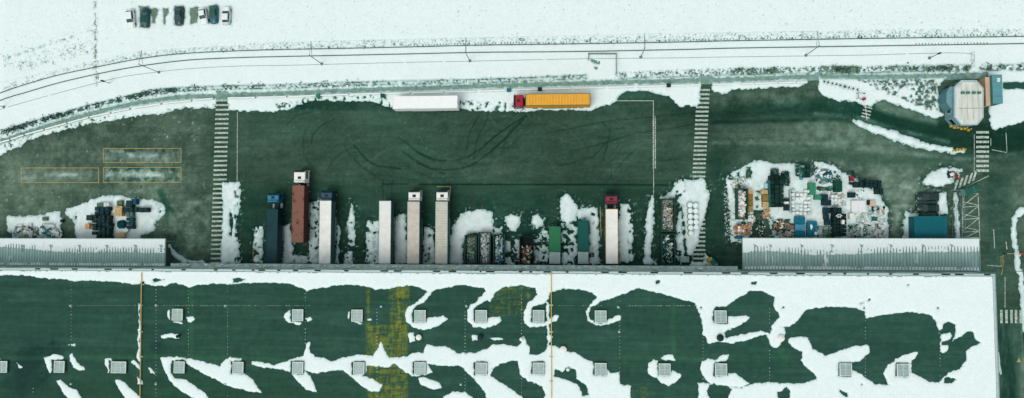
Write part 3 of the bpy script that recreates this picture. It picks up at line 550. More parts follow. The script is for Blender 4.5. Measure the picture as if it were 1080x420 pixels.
for P_ in ([(202, 300), (202, 378)], [(150, 376), (300, 379)], [(0, 378), (140, 377)], [(710, 322), (710, 378)], [(650, 378), (830, 378)], [(824, 365), (824, 376)]):
    C = blend(C, np.exp(-(ldist(X, Y, W(P_, 12)) / .5) ** 4) * .30, (50, 112, 72))
hs = fbm(X * .3, Y * 3.5, .6, 21, 3, .8); vs = fbm(X * 3.5, Y * .3, .6, 25, 3, .8)
def ystain(P_, a): 
    global C
    C = blend(C, soft(X, Y, P_, .5, 12) * np.clip(a + 1.5 * hs + 1.5 * vs + 1.0 * fbm(X, Y, 1.6, 27, 5, .7), 0, .72), (132, 134, 44))
ystain([(386, 343), (430, 343), (430, 425), (388, 425)], .42); ystain([(410, 302), (432, 302), (430, 345), (412, 345)], .38); ystain([(386.5, 302), (390, 302), (390, 345), (386.5, 345)], .35)
ystain([(516, 304), (560, 301), (561, 332), (516, 333)], .08); ystain([(418, 306), (423, 306), (422, 342), (418, 342)], .4); ystain([(664, 409), (690, 409), (690, 425), (664, 425)], -.05)
C *= (1 + 0.3 * fbm(X, Y, .8, 6, 4, .7))[..., None]; C *= (1 + 0.14 * fbm(X * .1, Y * 4, 1, 15, 2))[..., None]
T(colour_grid('roof', xs, ys, C, RH, wear_mat('roof_membrane', .6, .1, 6, True), wh))
mb = MB(); mb.box(XWW, XWALL, YWALL - .32, YWALL + .03, RH - .049, RH + .16); mb.box(XWALL - .32, XWALL + .03, YS, YWALL - .321, RH - .049, RH + .16)
T(mb.build('coping', LGREY, wh))
mb = MB(); mb.box(XWALL + .032, XWALL + .26, YS, YWALL, RH - .3, RH + .1); T(mb.build('gutter', GREYM, wh))
# snow on the roof
rops = [('+', [(-80, 280), (20, 280), (1060, 280), (1060, 330), (737, 330), (733, 320), (724, 317.5), (706, 312), (688.6, 308), (672.5, 304), (660, 309), (645, 315), (634, 318), (625, 309), (611, 305), (593, 305), (580, 309), (568, 315), (564, 304), (548, 300.7), (532, 303), (521.5, 309),
   (518, 318), (512, 316), (503.6, 314.6), (512.5, 309), (511, 304), (500, 303), (486, 300), (476, 303), (461, 305), (452.5, 307.5), (443.6, 303), (429, 301), (411, 304), (399, 306), (388, 303), (368.6, 300), (345, 303), (331, 304.6), (323.6, 307.5), (316, 303), (306, 299.6), (288, 299), (263, 298.5), (241, 300), (227, 299),
   (209, 301), (200, 304), (191, 300), (184, 299), (170, 302), (153, 300), (148, 301), (134, 298.5), (118, 297), (89, 296), (77, 297), (71, 295), (50, 294), (36, 292), (21, 290), (0, 290.5), (-80, 291)]),
  ('+', [(0, 384), (0, 379), (3, 378)]),
  ('+', [(46, 377), (57, 374), (66, 375), (68, 379), (59, 381), (57, 384), (57, 391), (52, 393), (48, 384)]),
  ('+', [(73, 373.5), (77, 373), (80, 381), (89, 388), (90, 391.5), (84, 391), (77, 388), (74, 381)]), ('+', [(71, 363), (79, 363), (79, 365), (72, 365)]), ('+', [(17, 383), (20, 384), (24, 388), (20, 388)]),
  ('+', [(111, 379), (118, 378), (119, 393), (114, 393), (111, 384)]), ('+', [(137, 382), (141, 380), (147, 384), (148, 390), (143, 386)]),
  ('+', [(59, 402), (64, 401), (71, 407), (82, 413), (89, 425), (75, 425), (66, 413)]), ('+', [(121, 401), (127, 400), (139, 411), (155, 425), (135, 425), (125, 409)]),
  ('+', [(145.5, 320), (147, 320), (147.5, 336), (148, 350), (146, 350), (146.5, 336)]), ('+', [(144.6, 347), (147.5, 347), (147.5, 376), (150, 380), (146, 382), (144, 376), (146, 366)]), ('+', [(145, 398), (151, 402), (151, 406), (146, 405)]), ('+', [(156, 386), (160, 389), (163, 395), (159, 393)]),
  ('+', [(176, 329), (180, 325), (184, 326), (184, 338), (192, 339), (193.6, 342), (188, 341), (180, 338.6), (176, 334)]), ('+', [(197, 334), (204, 333.6), (206, 337), (202, 340), (198, 338.6)]),
  ('+', [(170, 354), (181, 351), (188.5, 353), (188, 357.5), (177, 356), (170, 357.5)]),
  ('+', [(168, 377), (181, 376), (202, 378), (216, 382), (232, 386), (238, 379), (243, 377), (256, 378), (255, 381), (247, 383), (246, 394), (258, 394), (266, 400), (273, 409), (277, 414), (263, 413), (241, 407), (224, 399), (209, 391), (197, 384), (189, 381), (181, 382), (180, 392), (184, 398), (195, 400), (206, 407.5), (216, 414.6), (224, 425), (206, 422), (191, 413), (181, 404), (176, 396), (170, 384)]),
  ('+', [(265, 381), (277, 382), (291, 385), (306, 379), (320, 375), (324, 361), (327, 360), (327, 372), (332, 375), (350, 381), (361, 377), (379, 374), (393.6, 375), (399, 366), (401, 361), (404, 363), (406, 370), (411, 377), (429, 376), (436, 372), (447, 372), (449, 363.6), (472, 366), (481, 372), (497, 372), (503, 371), (514, 367), (521, 363.6), (528.6, 363), (536, 363.6), (546, 366), (550, 361), (548, 356), (552, 354), (555, 363), (559, 366), (559, 373.6),
    (566, 374.6), (575, 370), (578.6, 364.6), (586, 363.6), (593, 370), (607, 372), (618, 379), (627, 382.5), (640, 388), (643, 393), (653.6, 393), (654, 405.7), (664, 407.5), (666, 425), (620, 425), (571, 425), (575, 416), (571, 407.5), (557, 402), (548, 395), (546, 381), (537.5, 381), (520, 388), (518, 396), (532, 406), (543, 413), (558, 425), (515, 425), (512, 416), (507, 407), (497, 397), (486, 386), (463, 386), (451, 384), (456, 393), (448, 396), (436, 397), (427.5, 393), (417, 384), (408, 388), (386, 385), (387, 390), (383, 397), (393.6, 400), (402.5, 406), (401, 413), (392, 413), (379, 406), (370, 397), (361, 391), (351, 391), (335, 394),
    (322, 391), (327, 396), (334, 414), (323.5, 411), (313, 402), (306, 393), (297, 390), (288, 388), (277, 388), (266, 384)]),
  ('-', [(596, 388), (607, 389.6), (609, 400), (620, 409), (621, 416), (614, 418), (611, 407.5), (602, 402), (584, 397), (586, 389.6), (594.6, 393)]),
  ('-', [(499, 406), (507, 407.5), (512.5, 416), (511, 425), (495, 425)]),
  ('+', [(300, 331), (305, 326), (307.5, 327), (307.5, 338.6), (317, 340), (319, 342.5), (313, 342.5), (304, 339.6), (300, 336)]), ('+', [(322, 336), (327, 333.6), (330, 337), (325, 340)]),
  ('+', [(367, 329), (370, 326), (372, 327), (372, 338.6), (383.6, 341), (381, 342.5), (370, 339.6), (367, 336)]), ('+', [(388, 336), (392, 336), (392, 338), (388, 338)]),
  ('+', [(453, 305), (456, 306), (454, 311), (447, 318), (437, 324), (434, 330), (435, 336), (438, 339), (446, 338), (450, 336), (456, 334.6), (467, 333), (473, 336.5), (463, 343.5), (449, 348.5), (437, 346.5), (429, 340), (426.6, 333), (429, 325), (440, 318)]),
  ('+', [(511, 308), (522, 306), (521, 313), (512, 318), (502, 323), (499, 329), (500, 338), (505, 338), (514, 335), (527, 334), (530, 338), (523, 343), (512.5, 346), (500, 346), (493, 339), (492.6, 329), (496, 322), (503.6, 317)]),
  ('+', [(566, 312), (580, 308), (579, 316), (574, 320), (561, 324), (560, 338), (569, 340), (578, 338), (585, 332), (589.5, 333.6), (587.5, 338), (573, 344.4), (559, 345), (552.6, 340), (551.6, 329), (557, 320)]), ('+', [(576, 318), (579, 318), (579.5, 352), (583, 356), (577, 366), (577.5, 350)]),
  ('+', [(636, 316), (630, 321), (623, 325), (620.5, 330), (622, 337), (630, 339), (639, 339), (642, 336), (652, 332.5), (656.5, 333.6), (655, 338), (639, 343), (630, 343), (620, 339), (617.5, 329), (622, 321), (630, 313)]),
  ('+', [(430, 351), (436, 350), (438, 359), (432, 361)]), ('+', [(497, 354), (503.6, 353), (503.6, 359), (498, 360)]), ('+', [(517, 357), (528.6, 356.5), (532, 359.5), (521, 359.5)]),
  ('+', [(440, 398), (451, 398.6), (463, 404), (466, 410), (458, 411), (445, 406)]), ('+', [(468, 418), (477.5, 413), (490, 413.6), (498, 418), (500, 426), (468, 426)]),
  # east: snow sheet with bare islands
  ('+', [(735, 318), (1060, 318), (1060, 470), (745, 470), (746, 406), (741, 400), (739, 390), (741, 381), (747, 377), (747, 362), (741, 352), (740, 340)]),
  ('-', [(746, 361.5), (749, 363), (756, 360), (767, 362), (781, 361), (797.5, 356), (807, 353), (810, 355.7), (813.6, 366), (822.5, 364.6), (829, 360), (836, 366), (843, 370), (847, 373), (844.6, 381), (851, 387), (856, 391), (861, 397), (861, 400), (853.6, 402), (845, 404), (828.6, 405), (814, 403), (803, 404), (792, 405), (781, 409), (760, 407.5), (746, 406), (735, 400), (735, 378)]),
  ('-', [(752, 329), (753.6, 324), (767, 323), (778, 314.6), (792, 307), (806, 308), (817, 314), (816, 323.6), (822.5, 334), (817, 340), (813.6, 345), (812, 352), (803, 349), (791, 351), (785, 353), (771, 354), (766, 357.5), (763.6, 351), (767, 348.6), (781, 343), (791, 335), (787, 332.5), (768, 334), (768, 341), (752, 341)]),
  ('-', [(821, 353), (824, 345), (831, 345), (840, 339), (846, 334), (850, 327), (871, 323.6), (903.6, 325), (911, 329), (913.6, 336), (923, 334), (932, 332), (957, 329), (980, 331.4), (987, 338), (991, 352), (991.4, 364.6), (993, 366), (991, 349), (994, 347), (996, 341.4), (1001, 339), (1008, 343), (1007, 354), (1003, 361), (1013, 355), (1021, 350), (1026, 350), (1028, 357.5), (1034, 362), (1028, 365), (1019, 370), (1019, 381), (1012, 390), (1000, 393), (996, 398), (991, 404), (980, 402), (969, 397), (961, 393), (961, 381), (967.5, 376), (968.5, 371), (951, 375), (942, 381), (935, 386), (932, 395), (936, 404), (939, 406), (923, 405), (914, 398.6), (903.6, 393), (899, 390), (898, 382.5), (907, 381), (916, 373), (918, 366), (916, 363.6), (896, 366), (878.6, 372), (870, 375), (857, 368), (852, 356), (843, 354.6), (832, 357.5), (830, 364), (822, 364.6)]),
  ('+', [(992, 352), (1002, 351.5), (1005, 355), (999, 360), (992, 361)]), ('+', [(992, 364), (1000, 364), (999, 370), (994, 374), (992, 372)]),
  ('-', [(997, 399), (1002, 397.5), (1009, 400), (1003, 403.5), (996, 404)]), ('-', [(820, 414), (830, 409), (834, 413), (832, 425), (822, 425)]), ('-', [(885, 411), (893, 414), (893, 418), (887, 416)]),
  ('+', [(685, 382), (689, 379.5), (693.6, 380), (694, 392), (700, 394), (707, 391), (713, 392), (719, 395.5), (715, 403), (705, 407), (697, 403), (692, 399), (684, 396), (683, 388)]), ('+', [(696, 379), (701, 374), (710, 374), (713, 380), (700, 380.5)]),
  ('+', [(753.6, 380), (762, 374), (770, 374), (767, 379.6), (756, 383)]), ('+', [(737, 404), (747, 404), (760, 410), (775, 407), (775, 425), (737, 425)]), ('-', [(748, 405), (765, 404), (772, 411), (765, 425), (750, 425), (746, 413)]),
  ('+', [(768, 393), (775, 393), (784, 400), (791, 405), (781, 409), (757, 406.5), (745, 400), (750, 392), (753, 396), (768, 396)]),
  ('+', [(740, 381), (747, 378), (754, 380), (754, 395), (760, 400), (750, 405), (742, 398), (738, 390)]),
  ('+', [(736, 404), (744, 404), (745, 425), (735, 425), (738, 412)]), ('+', [(654, 406), (665, 407), (666, 425), (653, 425)]),
  ('+', [(816, 352), (824, 343), (829, 350), (827, 359), (821, 366), (815, 367), (814, 358)]),
  # drops melted in the north strip
  ('-', [(161, 294.5), (166, 294), (174, 295), (168, 297), (162, 297.5)]), ('-', [(246, 294), (251, 293), (259, 295), (252, 297), (247, 298)]), ('-', [(692, 296), (697, 296), (696, 299), (692.5, 299)]), ('-', [(793, 297), (798, 297), (797, 299.5), (793, 299)]), ('-', [(907, 319.5), (911, 318.5), (911, 320), (907, 321)]), ('-', [(915, 317), (917.5, 315), (918, 316.4), (916, 318)]),
  ('-', [(148, 297), (152, 297), (152, 300), (148, 300)])]
for x, y in ((826.5, 324), (958, 301), (989, 325), (910.5, 325), (910, 406), (740, 324)):
    rops.append(('-', [(x - .8, y - .8), (x + .8, y - .8), (x + .8, y + .8), (x - .8, y + .8)]))
hatch_px = [(187, 332, 0), (314, 332.5, 0), (376.5, 333, 0), (443, 333.5, 0), (507.5, 333.5, 0), (568, 333.5, 0), (633.5, 334, 0), (760, 334, 0), (2, 387, 0), (62.5, 387, 0), (125, 387.5, 1), (189, 387.5, 0), (251, 388, 0), (314, 388, 0), (378.5, 388.5, 0), (443, 388.5, 0), (507.5, 389, 0), (568, 389, 0), (633.5, 389.5, 0), (701, 390, 0), (760.5, 390, 0), (892, 390, 0), (952.5, 390.5, 0)]
for x, y, k in hatch_px:
    w_ = 10 if k else 7.6; rops.append(('-', [(x - w_, y - 7.2), (x + w_ - 1.5, y - 7.2), (x + w_ - 1.5, y + 6.4), (x - w_, y + 6.4)]))
res = .18
xs = np.arange(XWW + .5, XWALL - .32, res); ys = np.arange(-48, YWALL - .3, res)
F = field(xs, ys, rops, 12, .24, 1.0, .2, .42, 4, 1.5)
nb = fbm(*np.meshgrid(xs, ys), .5, 31, 3)
Yg = np.meshgrid(xs, ys)[1]
F = np.where((Yg > YWALL - .62) & (nb + .5 * fbm(*np.meshgrid(xs, ys), 3.0, 35, 2) > .13), -1, F)
o = snow_mesh('roof_snow', xs, ys, F, RH + .006, .12, .7, SLUSH, slush=(.22, .05))
tag(o, 'wind blown snow drifts lying on the dark green warehouse roof', None, None, 'stuff')
# roof hatches
def hatch(x, y, wide):
    wl = 3.0 if wide else 2.05; hl = 2.15
    c = G(x, y, RH + .5)
    fr = MB(); fr.box(-wl/2 - .12, wl/2 + .12, -hl/2 - .12, hl/2 + .12, 0, .42)
    f = fr.build('skylight', mat('hatch_kerb', (40, 72, 64), .5, .2), wh, .02, loc=(c.x, c.y, RH)); f.matrix_parent_inverse = Matrix.Translation(-wh.location)
    gm = MB(); n = 3; 
    n = 3 if wide else 2
    for i in range(n):
        for j in range(2): gm.box(-wl/2 + i * wl / n + .06, -wl/2 + (i + 1) * wl / n - .06, -hl/2 + j * hl / 2 + .06, -hl/2 + (j + 1) * hl / 2 - .06, .42, .47)
    bars = MB(); bars.box(-wl/2, wl/2, -.035, .035, .422, .5)
    for i in range(1, n): bars.box(-wl/2 + i * wl / n - .035, -wl/2 + i * wl / n + .035, .036, hl/2, .422, .5).box(-wl/2 + i * wl / n - .035, -wl/2 + i * wl / n + .035, -hl/2, -.036, .422, .5)
    bars.build('glazing_bar', mat('pale_frame', (208, 222, 216), .5), f)
    gm.build('pane', mat('frosted_pane', (142, 168, 160), .4, .12, 2), f)
    rm = MB(); rm.box(-wl/2 - .1, -wl/2 + .03, -hl/2 - .1, hl/2 + .1, .422, .56); rm.box(wl/2 - .03, wl/2 + .1, -hl/2 - .1, hl/2 + .1, .422, .56)
    rm.box(-wl/2 + .031, wl/2 - .031, hl/2 - .03, hl/2 + .1, .422, .56); rm.box(-wl/2 + .031, wl/2 - .031, -hl/2 - .1, -hl/2 + .03, .422, .56)
    rm.build('frame', mat('pale_frame', (208, 222, 216), .5), f); return f
for a in hatch_px: hatch(*a)
def vent(x, y, snowy, r=.5):
    c = G(x, y, RH + .6); mb = MB(); mb.cyl(0, 0, r * .8, 0, .5, 14); mb.cyl(0, 0, r * 1.15, .5, .62, 14); mb.cyl(0, 0, r * 1.15, .62, .85, 14, r * .4)
    f = mb.build('roof_vent', WHITE if snowy else DARK, wh, loc=(c.x, c.y, RH)); f.matrix_parent_inverse = Matrix.Translation(-wh.location)
for a in ((441.5, 356, 1), (506.5, 356, 0), (594, 369, 1, .6), (759.7, 356.5, 0, .6), (824, 357, 1, .55), (599, 390, 1, .3), (187, 355, 0, .3), (550, 358, 1, .35)): vent(*a)
for x in (149.2, 581.4):
    a, b = G(x, 287.5, RH + .35), G(x + (.4 if x > 500 else -.2), 425, RH + .35); mb = MB(); mb.tube((a.x, a.y, RH + .35), (b.x, b.y - 15, RH + .35), .085, 8)
    T(mb.build('roof_pipe', mat('yellow_pipe', (206, 172, 96), .5, .1), wh))
    for y in (322, 350, 376, 402):
        c = G(x, y, RH); mb = MB(); mb.box(-.35, .35, -.12, .12, 0, .22); mb.box(-.06, .06, -.08, .08, .22, .27)
        f = mb.build('pipe_support', LGREY, wh, loc=(c.x, c.y, RH)); f.matrix_parent_inverse = Matrix.Translation(-wh.location)
mb = MB()
def dots(x0, y0, x1, y1, st=3.6):
    n = int(max(abs(x1 - x0), abs(y1 - y0)) / st)
    for i in range(n + 1):
        if random.random() < .12: continue
        c = G(x0 + (x1 - x0) * i / n, y0 + (y1 - y0) * i / n, RH); mb.cyl(c.x, c.y, random.uniform(.04, .085), RH + .004, RH + .04, 6, .03)
for x, y0, y1 in ((75, 298, 366), (198.6, 303, 378), (240, 300, 425), (322, 306, 362), (397.6, 326, 425), (490.5, 318, 425), (550, 312, 425), (653.6, 318, 425), (741.5, 324, 425), (811.7, 326, 403), (912.7, 324, 400), (991.6, 334, 404), (164.5, 302, 425), (35, 402, 425)): dots(x, y0, x, y1)
for y, x0, x1 in ((322.3, 76, 148), (322.4, 164, 326), (322.5, 590, 634), (322.5, 664, 736)): dots(x0, y, x1, y, 3)
st = T(mb.build('fixing_studs', WHITE, wh)); st['kind'] = 'stuff'
for x, y in ((74.5, 322.5), (237.7, 322.7), (402, 323.4), (492, 323), (652, 324), (164.8, 322), (75, 405), (237.5, 405), (486, 405.6), (491, 373), (164.5, 405), (653, 350)):
    c = G(x, y, RH); mb = MB(); mb.cyl(0, 0, .26, 0, .2, 8, .2); mb.cyl(0, 0, .12, .2, .34, 6)
    f = mb.build('roof_outlet', LGREY, wh, loc=(c.x, c.y, RH)); f.matrix_parent_inverse = Matrix.Translation(-wh.location)
# loading side: awning, doors, hazard marks
ax0, ax1 = G(180, 281, 4.6).x, G(778, 281, 4.6).x
mb = MB(); mb.box(ax0, ax1, YWALL + .003, G(500, 279.4, 4.6).y, 4.45, 4.6)
for i in range(int((ax1 - ax0) / 1.2)): mb.box(ax0 + i * 1.2, ax0 + i * 1.2 + .06, YWALL + .01, G(500, 279.6, 4.6).y, 4.602, 4.66)
T(mb.build('awning', mat('awning_sheet', (204, 222, 214), .6, 0, 1.2, col2=(150, 178, 168)), wh))
mb = MB()
for k in range(90):
    x = random.uniform(ax0, ax1); e = random.uniform(.15, .9); mb.rbox(x, YWALL + random.uniform(.25, .75), e, random.uniform(.1, .3), 4.603, 4.603 + random.uniform(.03, .1), random.uniform(-.1, .1))
o = mb.build('awning_snow', SNOW); tag(o, 'scraps of snow scattered along the long grey awning over the loading bays', None, None, 'stuff')
bays = [287, 315, 344, 374, 406, 436, 466, 497, 511, 526, 556, 585, 615, 645, 673, 705]
for x in bays:
    cx = G(x, 279, 2).x; dp = G(x, 278.3, 4.4).y - YWALL
    mb = MB(); mb.box(-1.75, -1.35, 0, dp, 1.0, 4.1); mb.box(1.35, 1.75, 0, dp, 1.0, 4.1); mb.box(-1.75, 1.75, 0, dp, 4.101, 4.44)
    if x in (374, 673, 705): mb = MB().box(-1.2, -1.0, 0, .2, 1, 3.9).box(1.0, 1.2, 0, .2, 1, 3.9)
    f = mb.build('dock_door', BLACK, wh, loc=(cx, YWALL + .004, 0)); f.matrix_parent_inverse = Matrix.Translation(-wh.location)
    mb = MB(); mb.box(-1.0, 1.0, .01, .06, 1.1, 3.8); mb.build('shutter', LGREY, f)
    mb = MB(); mb.box(-.35, -.2, .502, .62, .7, 1.1); mb.box(.2, .35, .502, .62, .7, 1.1); mb.build('bumper', YEL, f)
for x0, x1 in ((376, 382), (423, 428), (468, 482), (500, 511), (521, 534), (541, 553), (566, 573), (586, 603), (614, 620), (627, 634), (653, 664), (692, 703)):
    a, b = G(x0, 286, 11).x, G(x1, 286, 11).x; mb = MB(); n = max(2, int((b - a) / .5)); d = (b - a) / n; mb2 = MB()
    for i in range(n): (mb if i % 3 else mb2).box(a + i * d, a + (i + 1) * d, YWALL + .035, YWALL + .10, 10.9, 11.45)
    mb2.cur = 1; mb.mi = [0] * len(mb.f); off_ = len(mb.v); mb.f += [tuple(i + off_ for i in f) for f in mb2.f]; mb.v += mb2.v; mb.mi += [1] * len(mb2.f)
    T(mb.build('hazard_panel', [YEL, BLACK], wh))
for x in range(-125, 94, 9): T(MB().tube((x, YWALL + .15, 0), (x, YWALL + .15, 11.9), .07, 8).build('downpipe', GREYM, wh))
x = G(20, 286, 12).x
while x < XWALL - 3:
    x += random.uniform(.8, 7); e = random.uniform(.3, 1.8); T(MB().box(x, x + e, YWALL - .24, YWALL + .02, RH + .162, RH + .19).build('flashing', BLACK, wh)); x += e

# ================================================================== CANOPIES
CORR = mat('corrugated_sheet', (164, 192, 186), .6, 0, 1.2, 0, col2=(132, 164, 157), stretch=(1, .15, 1))
CORD = mat('corrugated_valley', (122, 154, 146), .6, .15)
def canopy(px0, px1, label, brackets, seed):
    z = 5.0; x0 = G(px0, 265, z).x; x1 = G(px1, 265, z).x; yn = G((px0 + px1) / 2, 252.3, z).y; ysx = YWALL + .3
    rt = empty('canopy', ((x0 + x1) / 2, yn, 0), 0, label, 'canopy')
    def P(o): o.matrix_parent_inverse = Matrix.Translation(-rt.location); return o
    mb = MB(); p = .62; n = int((x1 - x0) / p); mb.box(x0, x1, ysx, yn, z - .14, z - .06)
    P(mb.build('roof_panel', CORD, rt))
    mb = MB()
    for i in range(n): a = x0 + i * p; mb.hexa([(a, ysx), (a + .42, ysx), (a + .42, yn), (a, yn)], z - .059, z, [(a + .08, ysx), (a + .34, ysx), (a + .34, yn), (a + .08, yn)])
    P(mb.build('roof_ribs', CORR, rt))
    mb = MB(); mb.box(x0 - .05, x1 + .05, yn + .002, yn + .2, z - .25, z + .03); P(mb.build('fascia', LGREY, rt))
    mb = MB(); mb.box(x0 - .05, x1 + .05, ysx - .2, ysx - .002, z - .2, z + .02); P(mb.build('gutter', GREYM, rt))
    mb = MB(); ex = x1 if px1 < 300 else x0; s = 1 if px1 < 300 else -1; mb.box(min(ex + s * .003, ex + s * .12), max(ex + s * .003, ex + s * .12), ysx, yn, z - .25, z + .04)
    if px1 > 300: mb.box(x1 + .003, x1 + .12, ysx, yn, z - .25, z + .04)
    P(mb.build('end_trim', GREYM, rt))
    k = int((x1 - x0) / 6)
    for i in range(k + 1):
        x = x0 + .3 + (x1 - x0 - .6) * i / k; mb = MB().box(x - .08, x + .08, yn - .5, yn - .34, 0, z - .15); P(mb.build('post', GREYM, rt))
    for bx in brackets:
        c = G(bx, 262, z); mb = MB(); mb.tube((c.x, c.y - .6, z + .02), (c.x, c.y + .6, z + .28), .06); mb.tube((c.x - .3, c.y + .7, z + .3), (c.x + .3, c.y + .5, z + .3), .07); mb.tube((c.x, c.y + .6, z + .28), (c.x + .4, c.y + .2, z + .02), .05); mb.box(c.x - .2, c.x + .2, c.y - .8, c.y - .5, z + .002, z + .06)
        P(mb.build('stay_bracket', mat('bracket_steel', (120, 148, 142), .6), rt))
    xs = np.arange(x0, x1, .1); ys = np.arange(ysx, yn + .1, .12); X, Y = np.meshgrid(xs, ys)
    t = (yn - Y) / (yn - ysx); rib = np.cos((X - x0 - .21) / p * 2 * np.pi)
    edge = .42 + .14 * fbm(X, Y, 16, seed, 2) * 2 + .03 * fbm(X, Y, 2.0, seed + 2, 3) - .012 * rib
    F = (edge - t) * 3
    F = np.maximum(F, np.where(t > .9, .25 - rib * .8 + 2.0 * fbm(X, Y, 1.2, seed + 6) - (t - .97) ** 2 * 60, -1))
    F = np.maximum(F, (fbm(X, Y * .3, 1.6, seed + 8, 3) - .22) * 3 - np.abs(rib) * .3)
    F = F + .25 * fbm(X, Y, .5, seed + 5, 3) * (t > .25) - .12 * (rib < -.75) * (t > .2)
    F = F - np.clip(.5 * (rib < -.5) * (t > .12), 0, 1) * (fbm(X, Y, 1.5, seed + 12, 3) > -.05)
    o = snow_mesh('canopy_snow', xs, ys, F, z + .004, .05, .5, mat('thin_canopy_snow', (228, 240, 237), .7, 0, 1.0, col2=(206, 224, 221), thr=(.3, .6), stretch=(6, .5, 1)), .01)
    tag(o, 'thin snow lying on the corrugated sheets of the ' + ('short western canopy by the crossing' if px1 < 300 else 'long canopy beside the gate road'), None, None, 'stuff')
canopy(-120, 174, 'long low corrugated canopy with snow, ending beside the curved kerb and left zebra crossing', [-6, 24, 54, 84, 113, 143, 170], 40)
canopy(783.5, 1033, 'corrugated canopy with snow along the cluttered storage yard, ending beside the gate road', [796, 812, 845, 877, 908, 939, 973, 1003], 47)

# ================================================================== RAILWAY
def smooth_pts(P, n=6):
    pts = [Vector(p) for p in W(P)]; out = []
    for i in range(len(pts) - 1):
        p0, p1, p2, p3 = pts[max(i - 1, 0)], pts[i], pts[i + 1], pts[min(i + 2, len(pts) - 1)]
        for k in range(n):
            t = k / n; out.append(0.5 * ((2 * p1) + (p2 - p0) * t + (2 * p0 - 5 * p1 + 4 * p2 - p3) * t * t + (3 * p1 - p0 - 3 * p2 + p3) * t ** 3))
    return out + [pts[-1]]
def strip3(pts, wd, z0, z1):
    mb = MB(); n = len(pts); 
    for i, p in enumerate(pts):
        d = (pts[min(i + 1, n - 1)] - pts[max(i - 1, 0)]).normalized(); q = Vector((-d.y, d.x)) * wd / 2
        mb.v += [(p.x + q.x, p.y + q.y, z0), (p.x + q.x, p.y + q.y, z1), (p.x - q.x, p.y - q.y, z1), (p.x - q.x, p.y - q.y, z0)]
    for i in range(n - 1):
        a = 4 * i; b = a + 4
        for k in range(3): mb.f.append((a + k, b + k, b + k + 1, a + k + 1)); mb.mi.append(0)
    return mb
pa, pb = smooth_pts(railA), smooth_pts(railB)
tr = empty('railway_track', (0, pa[60].y, 0), 0, 'single railway track curving away at one end, sleepers half hidden by snow', 'railway track')
T(strip3(pa, .15, .0, .24).build('rail', STEEL, tr)); T(strip3(pb, .17, .0, .24).build('rail', STEEL, tr))
mb = MB(); acc = 0
for i in range(len(pa) - 1):
    L = (pa[i + 1] - pa[i]).length; t = -acc
    while t + .65 < L:
        t += .65; c = pa[i].lerp(pa[i + 1], t / L); dd = (pa[i + 1] - pa[i]).normalized(); a = math.atan2(dd.y, dd.x); nn = Vector((-dd.y, dd.x))
        cc = c - nn * .77; mb.rbox(cc.x, cc.y, .2, 2.4, -.01, .03, a)
        if (-45 < c.x < 100) and random.random() < .15 + .6 * (vnoise(np.array([c.x]), np.array([0.]), 14, 2)[0] > .45): e = c + nn * .42; mb.rbox(e.x, e.y, .16, .3, .05, .125, a)
        if 75 < c.x < 90: e = c - nn * 1.25; mb.rbox(e.x, e.y, .16, .3, .05, .125, a)
    acc = L - t if t > -acc else acc + L
    acc = 0 if acc > 2 else acc
sl_ = T(mb.build('sleepers', mat('sleeper', (70, 98, 88), .9), tr)); sl_['kind'] = 'stuff'
T(strip3(smooth_pts(trough), .12, 0.0, .13).build('cable_trough', mat('concrete_trough', (132, 160, 150), .9), tr))
MS = mat('galvanised_mast', (108, 136, 128), .6, .1)
masts = [(4.6, 113, -3, 'at the outer end of the curve'), (168, 76.5, -3, 'on the curve, right of the ditch line'), (339.5, 67.6, -3, 'north of the brown trailer'), (495.7, 64.5, -3, 'north of the white parked trailer'), (675.7, 60.5, -3, 'just right of the little fenced square'), (849.8, 58.6, -3, 'north of the gap in the low wall'), (980, 61.4, -2, 'short one north of the gatehouse')]
for x, y, s, lb in masts:
    c = G(x, y); hgt = 7.6 if 'short' not in lb else 4.2
    rt = empty('catenary_mast', (c.x, c.y, 0), 0, 'thin steel railway mast ' + lb, 'mast', 'masts carrying the overhead line')
    mb = MB().tube((0, 0, 0), (0, 0, hgt), .09, 8); mb.cyl(0, 0, .35, 0, .14, 10); mb.build('mast_pole', MS, rt)
    if hgt > 5: MB().tube((0, 0, hgt - .2), (0, 3.3, hgt - .9), .05).tube((0, 0, hgt - 1.6), (0, 3.1, hgt - .95), .05).tube((0, 1.6, hgt - 1.25), (0, 1.6, hgt - .55), .03).build('bracket_arm', MS, rt)
    else: MB().box(-.2, .2, -.12, .12, hgt - .9, hgt).build('signal_head', DARK, rt)
c = G(116, 88); rt = empty('signal_post', (c.x, c.y, 0), 0, 'short trackside signal post beside the ditch line', 'signal')
MB().tube((0, 0, 0), (0, 0, 2.4), .09, 8).build('signal_pole', MS, rt); MB().box(-.2, .2, -.15, .15, 2.0, 2.9).build('signal_head', DARK, rt)
# contact wire
cw = MB()
for (xa, ya, *_), (xb, yb, *_) in zip(masts[:5], masts[1:6]):
    a, b = G(xa, ya), G(xb, yb); cw.tube((a.x, a.y + 3.2, 6.6), (b.x, b.y + 3.2, 6.6), .012, 4)
tag(cw.build('contact_wire', MS), 'thin overhead wire strung between the railway masts', 'wire')

